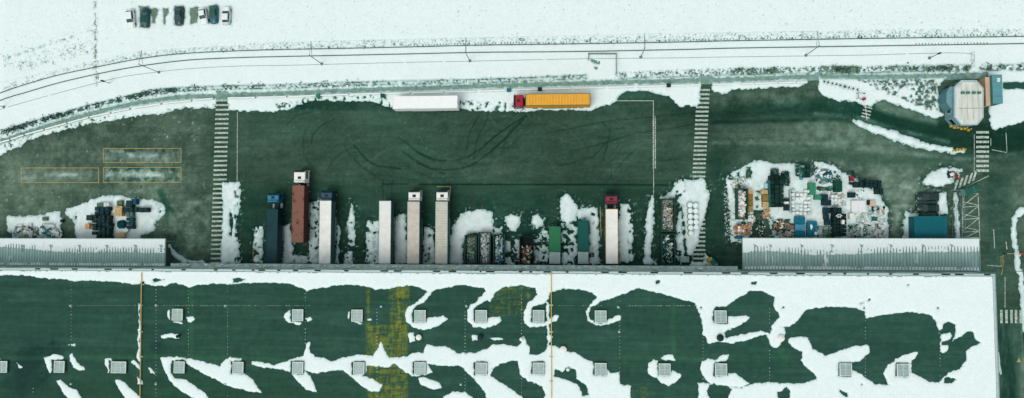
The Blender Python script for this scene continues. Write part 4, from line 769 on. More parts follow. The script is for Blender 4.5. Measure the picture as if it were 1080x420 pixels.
# hedge of bare twigs
def twigs(name, lines, n, spread, label, h=(.2, .7), colr=None):
    mb = MB(); rr = random.Random(11)
    for P_, share in lines:
        pw = [Vector(p) for p in W(P_)]; Ls = [(b - a).length for a, b in zip(pw, pw[1:])]; tot = sum(Ls)
        for k in range(int(n * share)):
            t = rr.random() * tot; i = 0
            while t > Ls[i] and i < len(Ls) - 1: t -= Ls[i]; i += 1
            p = pw[i].lerp(pw[i + 1], min(1, t / Ls[i])); p = p + Vector((rr.gauss(0, .1), rr.gauss(0, spread)))
            if vnoise(np.array([p.x]), np.array([p.y]), 1.3, 6)[0] < .42: continue
            a = rr.random() * 6.28; r_ = rr.uniform(.08, .24); hh = rr.uniform(*h); z0 = rr.uniform(.05, .25)
            mb.face([(p.x - r_ * math.cos(a), p.y - r_ * math.sin(a), z0), (p.x + r_ * math.cos(a), p.y + r_ * math.sin(a), z0 + .05), (p.x + r_ * math.cos(a + .7), p.y + r_ * math.sin(a + .7), hh), (p.x - r_ * .5, p.y + r_ * .4, hh * .9)])
    return tag(mb.build(name, colr or mat('twig', (66, 102, 88), .9, .3)), label, None, None, 'stuff')
twigs('bramble_strip', [(off(hedge[:9], .5), .45), (hedge[8:], .18), (hedge2, .16), ([(868, 73.5), (904, 73.8)], .08), ([(775, 75.5), (818, 74.6)], .05), (hedge3, .06), ([(960, 72), (1021, 71.5)], .09)], 3000, .42, 'scrubby bare undergrowth poking through snow along the footpath')
twigs('trackside_scrub', [(off(railA, -4), 1.0)], 900, .5, 'scattered weeds poking through the snow beside the railway', (.1, .2), mat('pale_weed', (104, 136, 122), .9, .2))
twigs('field_weeds', [([(20, 70), (92, 50)], .4), ([(101, 0), (101, 60), (103, 88)], .35), ([(0, 64), (99, 32)], .2), ([(300, 10), (900, 12)], .04), ([(900, 20), (1070, 30)], .04)], 650, .9, 'sparse dead weeds scattered over the snow field', (.1, .22), mat('dead_weed', (150, 158, 130), .9))

# low wall along the path, in lengths
WR = mat('wall_reddish', (168, 168, 152), .9, .2)
def wall_run(P_, segs):
    for q_, (a, b) in enumerate(segs):
        ya = np.interp(a, [p[0] for p in P_], [p[1] for p in P_]); yb = np.interp(b, [p[0] for p in P_], [p[1] for p in P_]) 
        A, Bp = G(a, ya), G(b, yb); mid = (A + Bp) / 2; ang = math.atan2(Bp.y - A.y, Bp.x - A.x); L = (Bp - A).length
        rt = empty('low_wall', (mid.x, mid.y, 0), ang, 'snow capped low wall length, number %d from the west along the footpath' % (q_ + 1), 'wall', 'low walls along the footpath')
        MB().box(-L/2, L/2, -.14, .14, 0, .62).build('wall_body', WR, rt); MB().box(-L/2 - .05, L/2 + .05, -.2, .12, .62, .74).build('snow_cap', SNOW, rt, .03)
wl = [(0, 152), (28, 142.5), (62, 133.2), (96, 124), (120, 119), (140, 115), (172, 110), (204, 106.5), (228, 104.2), (240, 104), (311, 102.4), (380, 99.7), (441, 98.4), (500, 97), (537, 95.5), (640, 92.8), (723, 90.5), (850, 87.2)]
wall_run(wl, [(-2, 12), (14, 27), (29, 48), (50, 72), (74, 95), (97, 118), (120, 138), (143, 171), (174, 203), (206, 226), (242, 270), (274, 303), (306, 334), (338, 368), (372, 402), (406, 433), (437, 468), (472, 502), (506, 533), (541, 567), (572, 602), (606, 637), (641, 668), (672, 723), (727, 737), (751, 772), (781, 793), (795, 818), (820, 837), (839, 850)])
def small(name, px, py, h, builder, label, cat, group=None, rz=0):
    c = G(px, py, 0); rt = empty(name, (c.x, c.y, 0), rz, label, cat, group); builder(rt); return rt
def binb(m1, m2):
    def f(rt):
        MB().hexa([(-.35, -.3), (.35, -.3), (.35, .3), (-.35, .3)], .08, 1.0, [(-.42, -.38), (.42, -.38), (.42, .38), (-.42, .38)]).build('bin_body', m1, rt, .03); MB().hexa([(-.45, -.4), (.45, -.4), (.45, .42), (-.45, .42)], 1.0, 1.12, [(-.38, -.3), (.38, -.3), (.38, .36), (-.38, .36)]).build('lid', m2, rt)
        for s in (-.3, .3): MB().tube((s - .05, .36, .1), (s + .05, .36, .1), .1, 10).build('wheel', BLACK, rt)
    return f
small('waste_bin', 537, 96, 0, binb(BLUE, BLUE), 'small blue bin by the low wall left of the yellow lorry', 'bin')
small('waste_bin', 569.5, 95, 0, binb(DGREEN, DARK), 'dark green bin on the low wall line behind the yellow trailer', 'bin')
small('waste_bin', 404.5, 102, 0, binb(GREEN, DGREEN), 'green bin beside the low wall left of the white parked trailer', 'bin')
small('waste_bin', 337, 102, 0, binb(GREEN, GREEN), 'green bin by the wall near the large wet patch', 'bin')
small('waste_bin', 704.5, 91, 0, binb(DARK, DARK), 'dark bin by the wall left of the right zebra crossing', 'bin')
# little fenced square
def fence_line(name, pts, label, h=1.2, m=None, st=2.0, cat='fence', rails=3, r=.05):
    pw = [Vector(p) for p in W(pts)]; o0 = pw[0]; rt = empty(name, (o0.x, o0.y, 0), 0, label, cat); m = m or GREYM
    for a, b in zip(pw, pw[1:]):
        a, b = a - o0, b - o0; n = max(1, round((b - a).length / st))
        for i in range(n + 1): p = a.lerp(b, i / n); MB().tube((p.x, p.y, 0), (p.x, p.y, h + .05), r, 6).build('post', m, rt)
        mb = MB()
        for k in range(rails): z = h * (k + 1) / rails; mb.tube((a.x, a.y, z), (b.x, b.y, z), r * .8, 5)
        mb.build('rail_panel', m, rt)
    return rt
fence_line('low_fence', [(620.5, 64), (620.5, 57.8), (649.5, 57.8), (649.5, 79)], 'dark three sided fence around the little square beside the track', 1.2, MS, r=.07)
fence_line('chain_fence', [(1023, 57), (1023, 72)], 'short fence running from the track to the scrub, above the gatehouse', 1.6, LGREY, r=.04)

# shrubs in triangle
def shrub_mesh(k):
    rr = random.Random(k); mb = MB()
    for i in range(34):
        a = rr.random() * 6.28; e = rr.random(); rad = .42 * math.sqrt(rr.random()); z = .05 + .45 * e * (1 - rad); s = rr.uniform(.05, .11)
        c = Vector((rad * math.cos(a), rad * math.sin(a) * .8, z)); u = Vector((rr.gauss(0, 1), rr.gauss(0, 1), rr.gauss(0, .5))).normalized() * s; v = Vector((rr.gauss(0, 1), rr.gauss(0, 1), rr.gauss(0, .5))).normalized() * s
        mb.face([c - u, c - v, c + u, c + v])
    for i in range(5): a = i * 1.256; mb.tube((0, 0, 0), (.25 * math.cos(a), .25 * math.sin(a), .4), .012, 4)
    o = mb.build('shrub', mat('shrub_leaf', (112, 142, 130), .9, .2)); return o
sh = [shrub_mesh(k) for k in range(3)]; used = [0, 0, 0]; q = 0
for i in range(17):
    for j in range(8):
        x = 906 + i * 4.9 + (j % 2) * 2.4; y = 85.5 + j * 4.2
        if y < 84 + (x - 900) * 0.42 and x < 987 and not (944 < x < 968 and 90 < y < 103):
            k = q % 3; o = sh[k]
            if used[k]: o = sh[k].copy(); S.collection.objects.link(o)
            used[k] = 1; c = G(x + random.uniform(-.8, .8), y + random.uniform(-.6, .6)); o.location = (c.x, c.y, .02); o.rotation_euler = (0, 0, random.random() * 6); s_ = random.uniform(.8, 1.25); o.scale = (s_, s_, s_)
            tag(o, 'small greyish shrub planted in rows in the snowy triangle beside the gatehouse', 'shrub', 'shrubs in the snowy triangle'); q += 1
def bollard(rt): 
    MB().cyl(0, 0, .14, 0, .75, 10, .1).build('bollard_post', DARK, rt); MB().cyl(0, 0, .12, .75, .82, 10, .02).build('cap', SNOW, rt)
for k in range(9): small('bollard', 869 + k * 4.4, 86 + k * 1.1, 0, bollard, ORD[k] + ' dark stubby bollard from the west in the slanting row on the snow', 'bollard', 'bollards across the snow')

# ================================================================== LORRIES
def wheel(rt, x, y, r=.5, w_=.3):
    f = MB().tube((x - w_/2, y, r), (x + w_/2, y, r), r, 16).build('wheel', BLACK, rt); MB().tube((x - w_/2 - .01, y, r), (x + w_/2 + .01, y, r), r * .55, 12).build('rim', GREYM, f)
def trailer_parts(rt, L, Wd, top, m, ribs=0, rim=None, snowm=None, low=None, side=None):
    hw = Wd / 2; MB().box(-hw, hw, -L, 0, 1.15, top - .12).build('trailer_side', side or m, rt, .02); MB().box(-hw - .01, hw + .01, -L - .01, .01, top - .118, top).build('roof', m, rt, .03)  # body sides; on pale trailers a dark grey paints in their shade
    e = MB()
    e.box(-hw - .02, -hw + .07, -L, 0, top + .002, top + .05); e.box(hw - .07, hw + .02, -L, 0, top + .002, top + .05); e.box(-hw + .071, hw - .071, -.1, 0, top + .002, top + .05); e.box(-hw + .071, hw - .071, -L, -L + .1, top + .002, top + .05)
    e.build('roof_rail', rim or LGREY, rt)
    if ribs:
        mb = MB(); n = int(L / ribs)
        for i in range(1, n): mb.box(-hw + .08, hw - .08, -i * ribs - .05, -i * ribs + .05, top + .003, top + .04)
        mb.build('roof_bows', snowm or m, rt)
    MB().box(-.5, .5, -L + .2, -.4, .85, 1.149).box(-hw, hw, -L + .02, -L + .12, .45, .75).build('underframe', DARK, rt)
    MB().box(-hw - .004, -hw + .04, -L + 5, -3.5, .5, 1.1).box(hw - .04, hw + .004, -L + 5, -3.5, .5, 1.1).build('side_guard', low or GREYM, rt)
    for yy in (1.8, 3.1, 4.4):
        for sx in (-1, 1): wheel(rt, sx * (hw - .2), -L + yy)
    d = MB().box(-hw + .06, -.01, -L - .04, -L - .003, 1.2, top - .05).box(.01, hw - .06, -L - .04, -L - .003, 1.2, top - .05).build('rear_door', m, rt)
    MB().tube((-.2, -L - .06, 1.3), (-.2, -L - .06, top - .1), .02).tube((.2, -L - .06, 1.3), (.2, -L - .06, top - .1), .02).build('handle', GREYM, d)
def cab_parts(rt, gap, Lc, m, hatchm, Wc=2.45, high=3.5, defl=True):
    y0, y1 = gap, gap + Lc; hw = Wc / 2
    mb = MB().xprism([(y0, .9), (y0, high - .25), (y0 + .25, high), (y1 - .65, high), (y1 - .28, high - .35), (y1 - .05, 2.1), (y1, 1.3), (y1, .5), (y1 - .3, .45), (y1 - .35, .9)], -hw, hw)
    b = mb.build('cab', m, rt, .06)
    MB().face([(-hw + .12, y1 - .245, high - .42), (hw - .12, y1 - .245, high - .42), (hw - .1, y1 - .025, 2.15), (-hw + .1, y1 - .025, 2.15)]).build('windscreen', GLASS, b)
    MB().box(-.36, .36, y0 + .75, y0 + 1.3, high + .002, high + .07).build('roof_hatch', hatchm, b, .02)
    if defl: MB().xprism([(y0 + .1, high + .002), (y0 + .1, high + .38), (y0 + .22, high + .4), (y0 + .6, high + .002)], -hw + .12, hw - .12).build('wind_deflector', m, b, .03)
    MB().xprism([(y1 - .52, high - .02), (y1 - .5, high + .05), (y1 - .1, high - .25), (y1 - .12, high - .33)], -hw + .1, hw - .1).build('sun_visor', DARK, b)
    for sx in (-1, 1):
        MB().box(min(sx * hw, sx * (hw + .28)), max(sx * hw, sx * (hw + .28)), y1 - .35, y1 - .2, 2.2, 3.0).build('mirror', DARK, b)
        MB().box(min(sx * (hw + .004), sx * (hw + .02)), max(sx * (hw + .004), sx * (hw + .02)), y0 + .9, y1 - .4, 1.9, 2.8).build('side_window', GLASS, b)
        MB().box(min(sx * .7, sx * 1.1), max(sx * .7, sx * 1.1), y1 + .003, y1 + .05, .7, .95).build('headlight', LGREY, b)
        wheel(rt, sx * (hw - .18), y1 - 1.0); wheel(rt, sx * (hw - .25), y1 - 4.6 if Lc < 3 else y0 - .6, w_=.5)
        MB().tube((sx * (hw - .35), y0 - .1, .8), (sx * (hw - .35), y0 - 1.2, .8), .3, 12).build('fuel_tank', GREYM, rt)
    MB().box(-.42, .42, y1 - 5.2, y1 - .5, .75, 1.0).build('tractor_chassis', DARK, rt)
    MB().tube((-.4, y0 - .15, 1.0), (-.4, y0 - .15, 3.0), .09, 8).box(-.8, .8, y0 - .22, y0 - .05, 1.0, 2.0).build('exhaust', DARK, rt)
def lorry(px, y0, y1, m, cabm=None, label='', top=4.0, ribs=0, cy=None, horiz=None, width=2.55, rim=None, low=None, hm=None, snowm=None, lc=2.35, gap=.65, defl=True, side=None):
    if horiz: a = G(horiz[0], horiz[2], top); b = G(horiz[1], horiz[2], top); rz = math.pi / 2
    else: a = G(px, y0, top); b = G(px, y1, top); rz = 0
    L = (a - b).length
    rt = empty('articulated_lorry' if cabm else 'semi_trailer', (a.x, a.y, 0), rz, label, 'lorry' if cabm else 'trailer', 'lorries and trailers at the loading bays' if not horiz else None)
    trailer_parts(rt, L, width, top, m, ribs, rim, snowm, low, side)
    if cabm: cab_parts(rt, gap, lc, cabm, hm or DARK, defl=defl)
    else: MB().box(-.7, -.55, -2.4, -2.2, 0, 1.15).box(.55, .7, -2.4, -2.2, 0, 1.15).build('landing_gear', GREYM, rt)
    return rt
NAVYT = mat('navy_tarpaulin', (10, 56, 60), .5, .25, .6)
LBLUE = mat('light_blue_cab', (10, 112, 142), .4, .1); NAVY = mat('navy_cab', (4, 50, 72), .4, .1)
lorry(287, 221, 278.8, NAVYT, LBLUE, 'dark blue lorry with bright blue cab, leftmost in the row of bays', rim=NAVYT, gap=1.6, top=3.8, lc=2.1)
lorry(314.7, 195.7, 255.7, RUST, WHITE, 'white cabbed lorry with rust brown container, standing further out than the rest', rim=RUST, side=mat('rusty_side', (92, 62, 54), .8), ribs=1.2, gap=.7, lc=2.8, width=2.6)
lorry(343.3, 211.7, 279, WHITE, NAVY, 'navy blue cabbed lorry with a plain white trailer', side=mat('shade_grey_side', (58, 92, 86), .7, .15), gap=.1, lc=2.3, ribs=2.2)  # grey sides of the pale trailers: shade put into the colour, no curtain
lorry(406.2, 212, 279.4, mat('white_trailer_roof', (222, 226, 218), .5, .06, 1), None, 'white uncoupled trailer between the navy cabbed lorry and the cream trailer lorry', side=mat('shade_grey_side', (58, 92, 86), .7, .15), ribs=2.6)
lorry(436.2, 212.8, 279, mat('beige_trailer_roof', (204, 198, 184), .6, 0, .9, col2=(184, 180, 164)), WHITE, 'white cabbed lorry with plain beige trailer, stained grey near the dock', side=mat('shade_grey_side', (58, 92, 86), .7, .15), ribs=2.6, gap=.25)
lorry(465.8, 212.8, 279, mat('striped_trailer_roof', (196, 196, 180), .6, 0, .9, col2=(178, 180, 166)), WHITE, 'white cabbed lorry with cross striped greyish beige trailer beside the looping snow bank', side=mat('shade_grey_side', (58, 92, 86), .7, .15), ribs=.55, gap=.25, snowm=CREAM)
lorry(645.1, 220.5, 280, WHITE, mat('crimson_cab', (124, 24, 50), .4, .1), 'crimson cabbed lorry with white trailer edged in orange', side=mat('shade_grey_side', (58, 92, 86), .7, .15), gap=1.1, rim=mat('orange_edge', (196, 150, 80), .5), lc=2.2)
lorry(0, 0, 0, mat('yellow_tarpaulin', (222, 164, 54), .5, 0, 1.0, col2=(206, 150, 60)), RED, 'red cabbed lorry with ribbed yellow trailer parked along the snowy kerb', horiz=(554.2, 622.5, 105.5), ribs=.62, low=DGREEN, rim=mat('green_edge', (40, 96, 58), .5), snowm=mat('yellow_bow', (238, 186, 74), .5), gap=.5, lc=2.2, width=2.5)
o = lorry(0, 0, 0, mat('snowy_trailer_roof', (234, 240, 236), .5, .03, 1), None, 'plain white trailer parked alone along the snowy kerb', horiz=(414.2, 482.3, 108.4), rim=WHITE, width=2.7)

# ================================================================== CONTAINERS AT THE BAYS
def rectw(x0, y0, x1, y1, h):
    a, b = G(x0, y0, h), G(x1, y1, h); return (a.x + b.x) / 2, (a.y + b.y) / 2, abs(b.x - a.x), abs(a.y - b.y)
def skip(x0, y0, x1, y1, label, m, h=2.2, fill=1.0):
    cx, cy, w_, l = rectw(x0, y0, x1, y1, h); rt = empty('open_container', (cx, cy, 0), 0, label, 'container', 'open containers at the bays')
    mb = MB(); t = .12; mb.box(-w_/2, w_/2, -l/2, l/2, .2, .35); mb.box(-w_/2, -w_/2 + t, -l/2, l/2, .351, h); mb.box(w_/2 - t, w_/2, -l/2, l/2, .351, h); mb.box(-w_/2 + t + .001, w_/2 - t - .001, -l/2, -l/2 + t, .351, h); mb.box(-w_/2 + t + .001, w_/2 - t - .001, l/2 - t, l/2, .351, h)
    mb.build('container_body', m, rt)
    mb = MB(); n = max(3, int(l / .9))
    for i in range(n + 1):
        y = -l/2 + .1 + (l - .2) * i / n
        mb.box(-w_/2 - .09, -w_/2 - .002, y - .05, y + .05, .3, h); mb.box(w_/2 + .002, w_/2 + .09, y - .05, y + .05, .3, h)
    mb.build('side_ribs', m, rt)
    MB().box(-w_/2 - .1, -w_/2 + .13, -l/2 - .04, l/2 + .04, h + .002, h + .1).box(w_/2 - .13, w_/2 + .1, -l/2 - .04, l/2 + .04, h + .002, h + .1).box(-w_/2 + .131, w_/2 - .131, l/2 - .13, l/2 + .04, h + .002, h + .1).box(-w_/2 + .131, w_/2 - .131, -l/2 - .04, -l/2 + .13, h + .002, h + .1).build('rim', m, rt)
    for sx in (-1, 1):
        for y in (-l/2 + .5, l/2 - .5): MB().tube((sx * (w_/2 - .3) - .1, y, .1), (sx * (w_/2 - .3) + .1, y, .1), .1, 10).build('roller', GREYM, rt)
    return cx, cy, w_ - .3, l - .3, .36, h * fill
SC = {'pink': mat('scrap_pink', (190, 166, 152), .8, .1), 'white': mat('scrap_white', (222, 230, 224), .8, .05), 'green': mat('scrap_green', (84, 128, 104), .8, .2), 'dark': mat('scrap_dark', (26, 62, 56), .8, .3),
      'blue': mat('scrap_blue', (44, 124, 170), .7, .2), 'tan': mat('scrap_wood', (168, 142, 96), .8, .2), 'orange': mat('scrap_orange', (176, 128, 92), .7, .1), 'grey': mat('scrap_grey', (132, 160, 150), .8, .15), 'teal': mat('scrap_teal', (30, 104, 110), .7, .2), 'brown': mat('scrap_brown', (116, 84, 52), .8, .3), 'red': mat('scrap_red', (176, 50, 60), .6, .1), 'lgrey': mat('scrap_light', (176, 198, 192), .8, .1)}
def heap(cx, cy, w_, l, z0, z1, mix, n, label, name='scrap_heap', size=(.15, .9), seed=0, flat=.35, base='dark'):
    rr = random.Random(seed * 7 + int(cx * 10)); keys = sorted(set(mix)); mb = MB(); ms = [SC[k] for k in keys]
    if base: 
        if base not in keys: keys.append(base); ms.append(SC[base])
        mb.cur = keys.index(base); nx = max(3, int(w_ / .5)); ny = max(3, int(l / .5)); k0 = len(mb.v)
        for j in range(ny + 1):
            for i in range(nx + 1):
                u, v = i / nx, j / ny; e = min(u, 1 - u, v, 1 - v) * 4
                mb.v.append(((u - .5) * w_, (v - .5) * l, z0 + (z1 - z0) * .6 * min(1, e) * rr.uniform(.7, 1.2)))
        for j in range(ny):
            for i in range(nx): a = k0 + j * (nx + 1) + i; mb.f.append((a, a + 1, a + nx + 2, a + nx + 1)); mb.mi.append(mb.cur)
    for k in range(n):
        mb.cur = keys.index(rr.choice(mix)); a = rr.uniform(size[0], size[1]); b = rr.uniform(size[0], size[1] * .45) ; c = rr.uniform(.03, flat)
        x = rr.uniform(-.5, .5) * max(.05, w_ - a * .8); y = rr.uniform(-.5, .5) * max(.05, l - a * .8); e = min(1, 2.6 * min(.5 - abs(x) / w_, .5 - abs(y) / l) + .35)
        z = z0 + (z1 - z0) * e * rr.uniform(.5, 1.0); M = Matrix.Rotation(rr.uniform(0, 6.28), 3, 'Z') @ Matrix.Rotation(rr.gauss(0, .25), 3, 'X')
        k0 = len(mb.v)
        for sx, sy, sz in ((-1,-1,-1),(1,-1,-1),(1,1,-1),(-1,1,-1),(-1,-1,1),(1,-1,1),(1,1,1),(-1,1,1)):
            p = M @ Vector((sx * a / 2, sy * b / 2, sz * c / 2)); mb.v.append((p.x + x, p.y + y, max(.01, p.z + z)))
        for f in ((0,3,2,1),(4,5,6,7),(0,1,5,4),(1,2,6,5),(2,3,7,6),(3,0,4,7)): mb.f.append(tuple(k0 + i for i in f)); mb.mi.append(mb.cur)
    o = mb.build(name, ms, loc=(cx, cy, 0)); return tag(o, label, None, None, 'stuff')
CB = mat('dark_container_steel', (30, 72, 62), .6, .25)
a = skip(490.5, 248, 502.4, 279, 'open dark container of pinkish green scrap, leftmost of the scrap containers', CB); heap(*a, ['green', 'pink', 'green', 'grey', 'green', 'dark', 'lgrey'], 420, 'pinkish green scrap filling the leftmost open container', seed=1, size=(.1, .42), flat=.12, base='green')
a = skip(504.8, 245, 517, 279, 'open dark container full of snow covered rubbish', CB); heap(*a, ['white', 'white', 'white', 'lgrey', 'dark', 'grey'], 300, 'snow covered rubbish filling the second open container', seed=2, size=(.1, .5), flat=.14, base='white')
a = skip(520.7, 247.5, 532, 279, 'open dark container holding blue and white rubbish', CB); heap(*a, ['dark', 'blue', 'white', 'grey', 'grey', 'teal', 'lgrey', 'lgrey'], 240, 'blue and white rubbish inside the third open container', seed=3, size=(.15, .8))
a = skip(548.2, 249.5, 562.5, 279, 'open black container with brown timber waste and a dark empty end', BLACK); heap(a[0], a[1] - .9, a[2], a[3] * .7, a[4], a[5], ['brown', 'dark', 'tan', 'brown', 'dark', 'white'], 150, 'brown timber waste inside the black open container', seed=4, base='dark')
a = skip(697.5, 210, 712, 244.5, 'open dark container heaped with colourful mixed scrap, upper one of two in line', CB); heap(*a, ['pink', 'white', 'orange', 'teal', 'lgrey', 'tan', 'pink', 'grey', 'lgrey', 'dark'], 330, 'colourful mixed scrap heaped in the upper container', seed=5, size=(.1, .55), flat=.14, base='lgrey')
a = skip(698, 247, 712, 279, 'open dark container with sparse green scrap, lower one of two in line', CB); heap(*a, ['dark', 'green', 'dark', 'grey', 'white', 'teal', 'dark'], 170, 'sparse green scrap lying in the lower container', seed=6, size=(.15, .9))
def press(x0, y0, x1, ym, y1, m, label):
    cx, cy, w_, l = rectw(x0, y0, x1, ym, 2.5); rt = empty('waste_compactor', (cx, cy, 0), 0, label, 'compactor', 'compactor containers at the bays')
    MB().box(-w_/2, w_/2, -l/2, l/2, .2, 2.5).build('container_body', m, rt, .05)
    mb = MB(); n = 7
    for i in range(n): y = -l/2 + .3 + (l - .6) * i / (n - 1); mb.box(-w_/2 - .08, -w_/2 - .002, y - .06, y + .06, .3, 2.4).box(w_/2 + .002, w_/2 + .08, y - .06, y + .06, .3, 2.4)
    mb.build('side_ribs', m, rt)
    MB().box(-w_/2, -w_/2 + .12, -l/2, l/2, 2.502, 2.57).box(w_/2 - .12, w_/2, -l/2, l/2, 2.502, 2.57).box(-w_/2 + .121, w_/2 - .121, l/2 - .12, l/2, 2.502, 2.57).build('rim', m, rt)
    c2, cy2, w2, l2 = rectw(x0 + .4, ym, x1 - .4, y1, 2.0)
    MB().box(-w2/2, w2/2, cy2 - cy - l2/2 + .05, -l/2 - .02, .2, 2.0).build('press_unit', LGREY, rt, .04)
    MB().box(-w2/2 + .3, w2/2 - .3, cy2 - cy - l2/2 + .3, -l/2 - .4, 2.002, 2.06).build('hopper_lid', mat('hopper_grey', (160, 186, 180), .6), rt)
    MB().tube((w2/2 + .15, -l/2 - .6, .2), (w2/2 + .15, -l/2 - .6, 1.5), .12, 8).build('hydraulic_unit', DARK, rt)
    MB().tube((-.3, l/2 + .02, .7), (.3, l/2 + .02, .7), .06, 8).build('hook_bar', GREYM, rt)
press(579, 239, 591.3, 266, 278.6, mat('bright_green_steel', (38, 112, 74), .5, .12), 'bright green compactor container with grey press unit')
press(609.3, 232.6, 621, 265.7, 278.6, mat('deep_teal_steel', (6, 82, 74), .5, .12), 'deep teal compactor container with grey press unit')
# round snowy drums
MB_ = []
def drum(i, x, y, side):
    c = G(x, y, 1.1); rt = empty('round_drum', (c.x, c.y, 0), 0, ORD[i] + ' round snow topped drum from the top, ' + side + ' row beside the zebra crossing', 'drum', 'snow topped drums')
    MB().cyl(0, 0, .56, 0, 1.0, 20).build('drum_body', GREYM, rt); MB().cyl(0, 0, .60, .3, .36, 20).cyl(0, 0, .60, .7, .76, 20).build('hoop', DARK, rt); MB().cyl(0, 0, .58, 1.001, 1.16, 20, .42).build('snow_cap', SNOW, rt, smooth=False)
for k, y in enumerate((216.2, 222.2, 228.2, 234.2, 240.2, 246.2)): drum(k, 727.8 + k * .2, y, 'left')
for k, y in enumerate((216.7, 222.6, 228.6, 234.2, 239.8)): drum(k, 733.8 + k * .2, y, 'right')
def machine(rt):
    MB().box(-.9, .9, -.6, .6, .2, 1.3).build('housing', LGREY, rt, .05); MB().box(-.8, -.1, -.5, .5, 1.301, 1.4).box(.1, .8, -.5, .5, 1.301, 1.4).build('lid', GREYM, rt)
    MB().tube((.5, .5, 1.4), (.5, .5, 2.0), .08).build('pipe', DARK, rt); [wheel(rt, s * .7, -.3, .2, .15) for s in (-1, 1)]
small('baler', 721, 273.5, 0, machine, 'small grey baling machine below the two rows of drums', 'machine')
def forkl(rt, m=YEL, bodym=TEAL):
    MB().xprism([(-1.1, .25), (-1.1, 1.2), (-.6, 1.25), (.5, 1.0), (.9, .9), (.9, .25)], -.55, .55).build('body', m, rt, .06)
    for sx in (-1, 1):
        MB().tube((sx * .5, -.7, 1.2), (sx * .5, -.6, 2.1), .04).tube((sx * .5, .6, .9), (sx * .5, .4, 2.1), .04).build('roll_bar', DARK, rt)
        MB().box(min(sx * .25, sx * .38), max(sx * .25, sx * .38), 1.0, 2.1, .06, .12).build('fork', DARK, rt); wheel(rt, sx * .5, .5, .3, .2); wheel(rt, sx * .45, -.7, .25, .2)
    MB().box(-.55, .55, -.7, .5, 2.1, 2.17).build('roof_guard', bodym, rt); MB().box(-.3, .3, -.3, .15, 1.2, 1.35).build('seat', BLACK, rt)
    MB().box(-.5, -.4, .95, 1.02, .1, 2.3).box(.4, .5, .95, 1.02, .1, 2.3).box(-.4, .4, .95, 1.02, .6, .7).build('lift_mast', DARK, rt)
small('forklift', 749.5, 276, 0, lambda r_: forkl(r_), 'small yellow and teal forklift parked in the snow below the right zebra crossing', 'forklift', rz=.6)

# ================================================================== STORAGE YARDS
def crate_mesh(w_, l, h, kind):
    mb = MB(); t = .06
    if kind == 'slat':
        n = max(3, int(w_ / .35)); 
        for i in range(n): mb.box(-w_/2 + i * w_/n + .02, -w_/2 + (i+1) * w_/n - .02, -l/2, l/2, h - t, h)
        mb.box(-w_/2 + .03, w_/2 - .03, -l/2 + .03, l/2 - .03, .12, h - t - .01)
        for y in (-l/2, 0 - t/2, l/2 - t): mb.box(-w_/2, w_/2, y, y + t, .05, .119)
        for y in (-l/2 + .001, l/2 - t): mb.box(-w_/2 - .02, w_/2 + .02, y - .02, y + t, .4, .55)
    elif kind == 'bin':
        mb.box(-w_/2, w_/2, -l/2, l/2, .1, h * .93); 
        mb.box(-w_/2, w_/2, -l/2, -l/2 + t, h * .93 + .001, h); mb.box(-w_/2, w_/2, l/2 - t, l/2, h * .93 + .001, h); mb.box(-w_/2, -w_/2 + t, -l/2 + t + .001, l/2 - t - .001, h * .93 + .001, h); mb.box(w_/2 - t, w_/2, -l/2 + t + .001, l/2 - t - .001, h * .93 + .001, h)
        mb.box(-w_/2 + .1, -w_/2 + .2, -l/2 + .1, l/2 - .1, 0, .099); mb.box(w_/2 - .2, w_/2 - .1, -l/2 + .1, l/2 - .1, 0, .099)
        for z in (.33, .66): mb.box(-w_/2 - .03, w_/2 + .03, -l/2 - .03, l/2 + .03, h * z, h * z + .06)
    elif kind == 'box':
        mb.hexa([(-w_/2, -l/2), (w_/2, -l/2), (w_/2, l/2), (-w_/2, l/2)], .1, h, [(-w_/2 + .04, -l/2 + .04), (w_/2 - .04, -l/2 + .04), (w_/2 - .04, l/2 - .04), (-w_/2 + .04, l/2 - .04)])
        mb.box(-.04, .04, -l/2 + .03, l/2 - .03, h + .002, h + .03); mb.box(-w_/2, w_/2, -l/2, -l/2 + .1, 0, .099); mb.box(-w_/2, w_/2, l/2 - .1, l/2, 0, .099)
    elif kind == 'bag':
        k = [( .42, .0), (.5, .15), (.5, .7), (.44, .92), (.2, 1.0)]
        n = 10; b0 = len(mb.v)
        for r_, z in k:
            for i in range(n):
                a = 2 * math.pi * i / n; c, s = math.cos(a), math.sin(a); q = (abs(c) ** 4 + abs(s) ** 4) ** -.25
                mb.v.append((c * q * r_ * w_, s * q * r_ * l, z * h + random.uniform(-.03, .03)))
        for j in range(len(k) - 1):
            for i in range(n): mb.f.append((b0 + j*n + i, b0 + j*n + (i+1) % n, b0 + (j+1)*n + (i+1) % n, b0 + (j+1)*n + i)); mb.mi.append(0)
        mb.f.append(tuple(b0 + (len(k)-1)*n + i for i in range(n))); mb.mi.append(0)
        for sx in (-1, 1): mb.tube((sx * w_ * .3, 0, h * .95), (sx * w_ * .3, l * .25, h * 1.12), .03, 4)
    return mb
def crate(x0, y0, x1, y1, h, m, kind, name, label, cat, group=None, z=0, rz=0, lift=0):
    cx, cy, w_, l = rectw(x0, y0, x1, y1, h + z)
    ms = m
    o = crate_mesh(w_, l, h, kind).build(name, ms, loc=(cx, cy, z), rz=rz)
    return tag(o, label, cat, group)
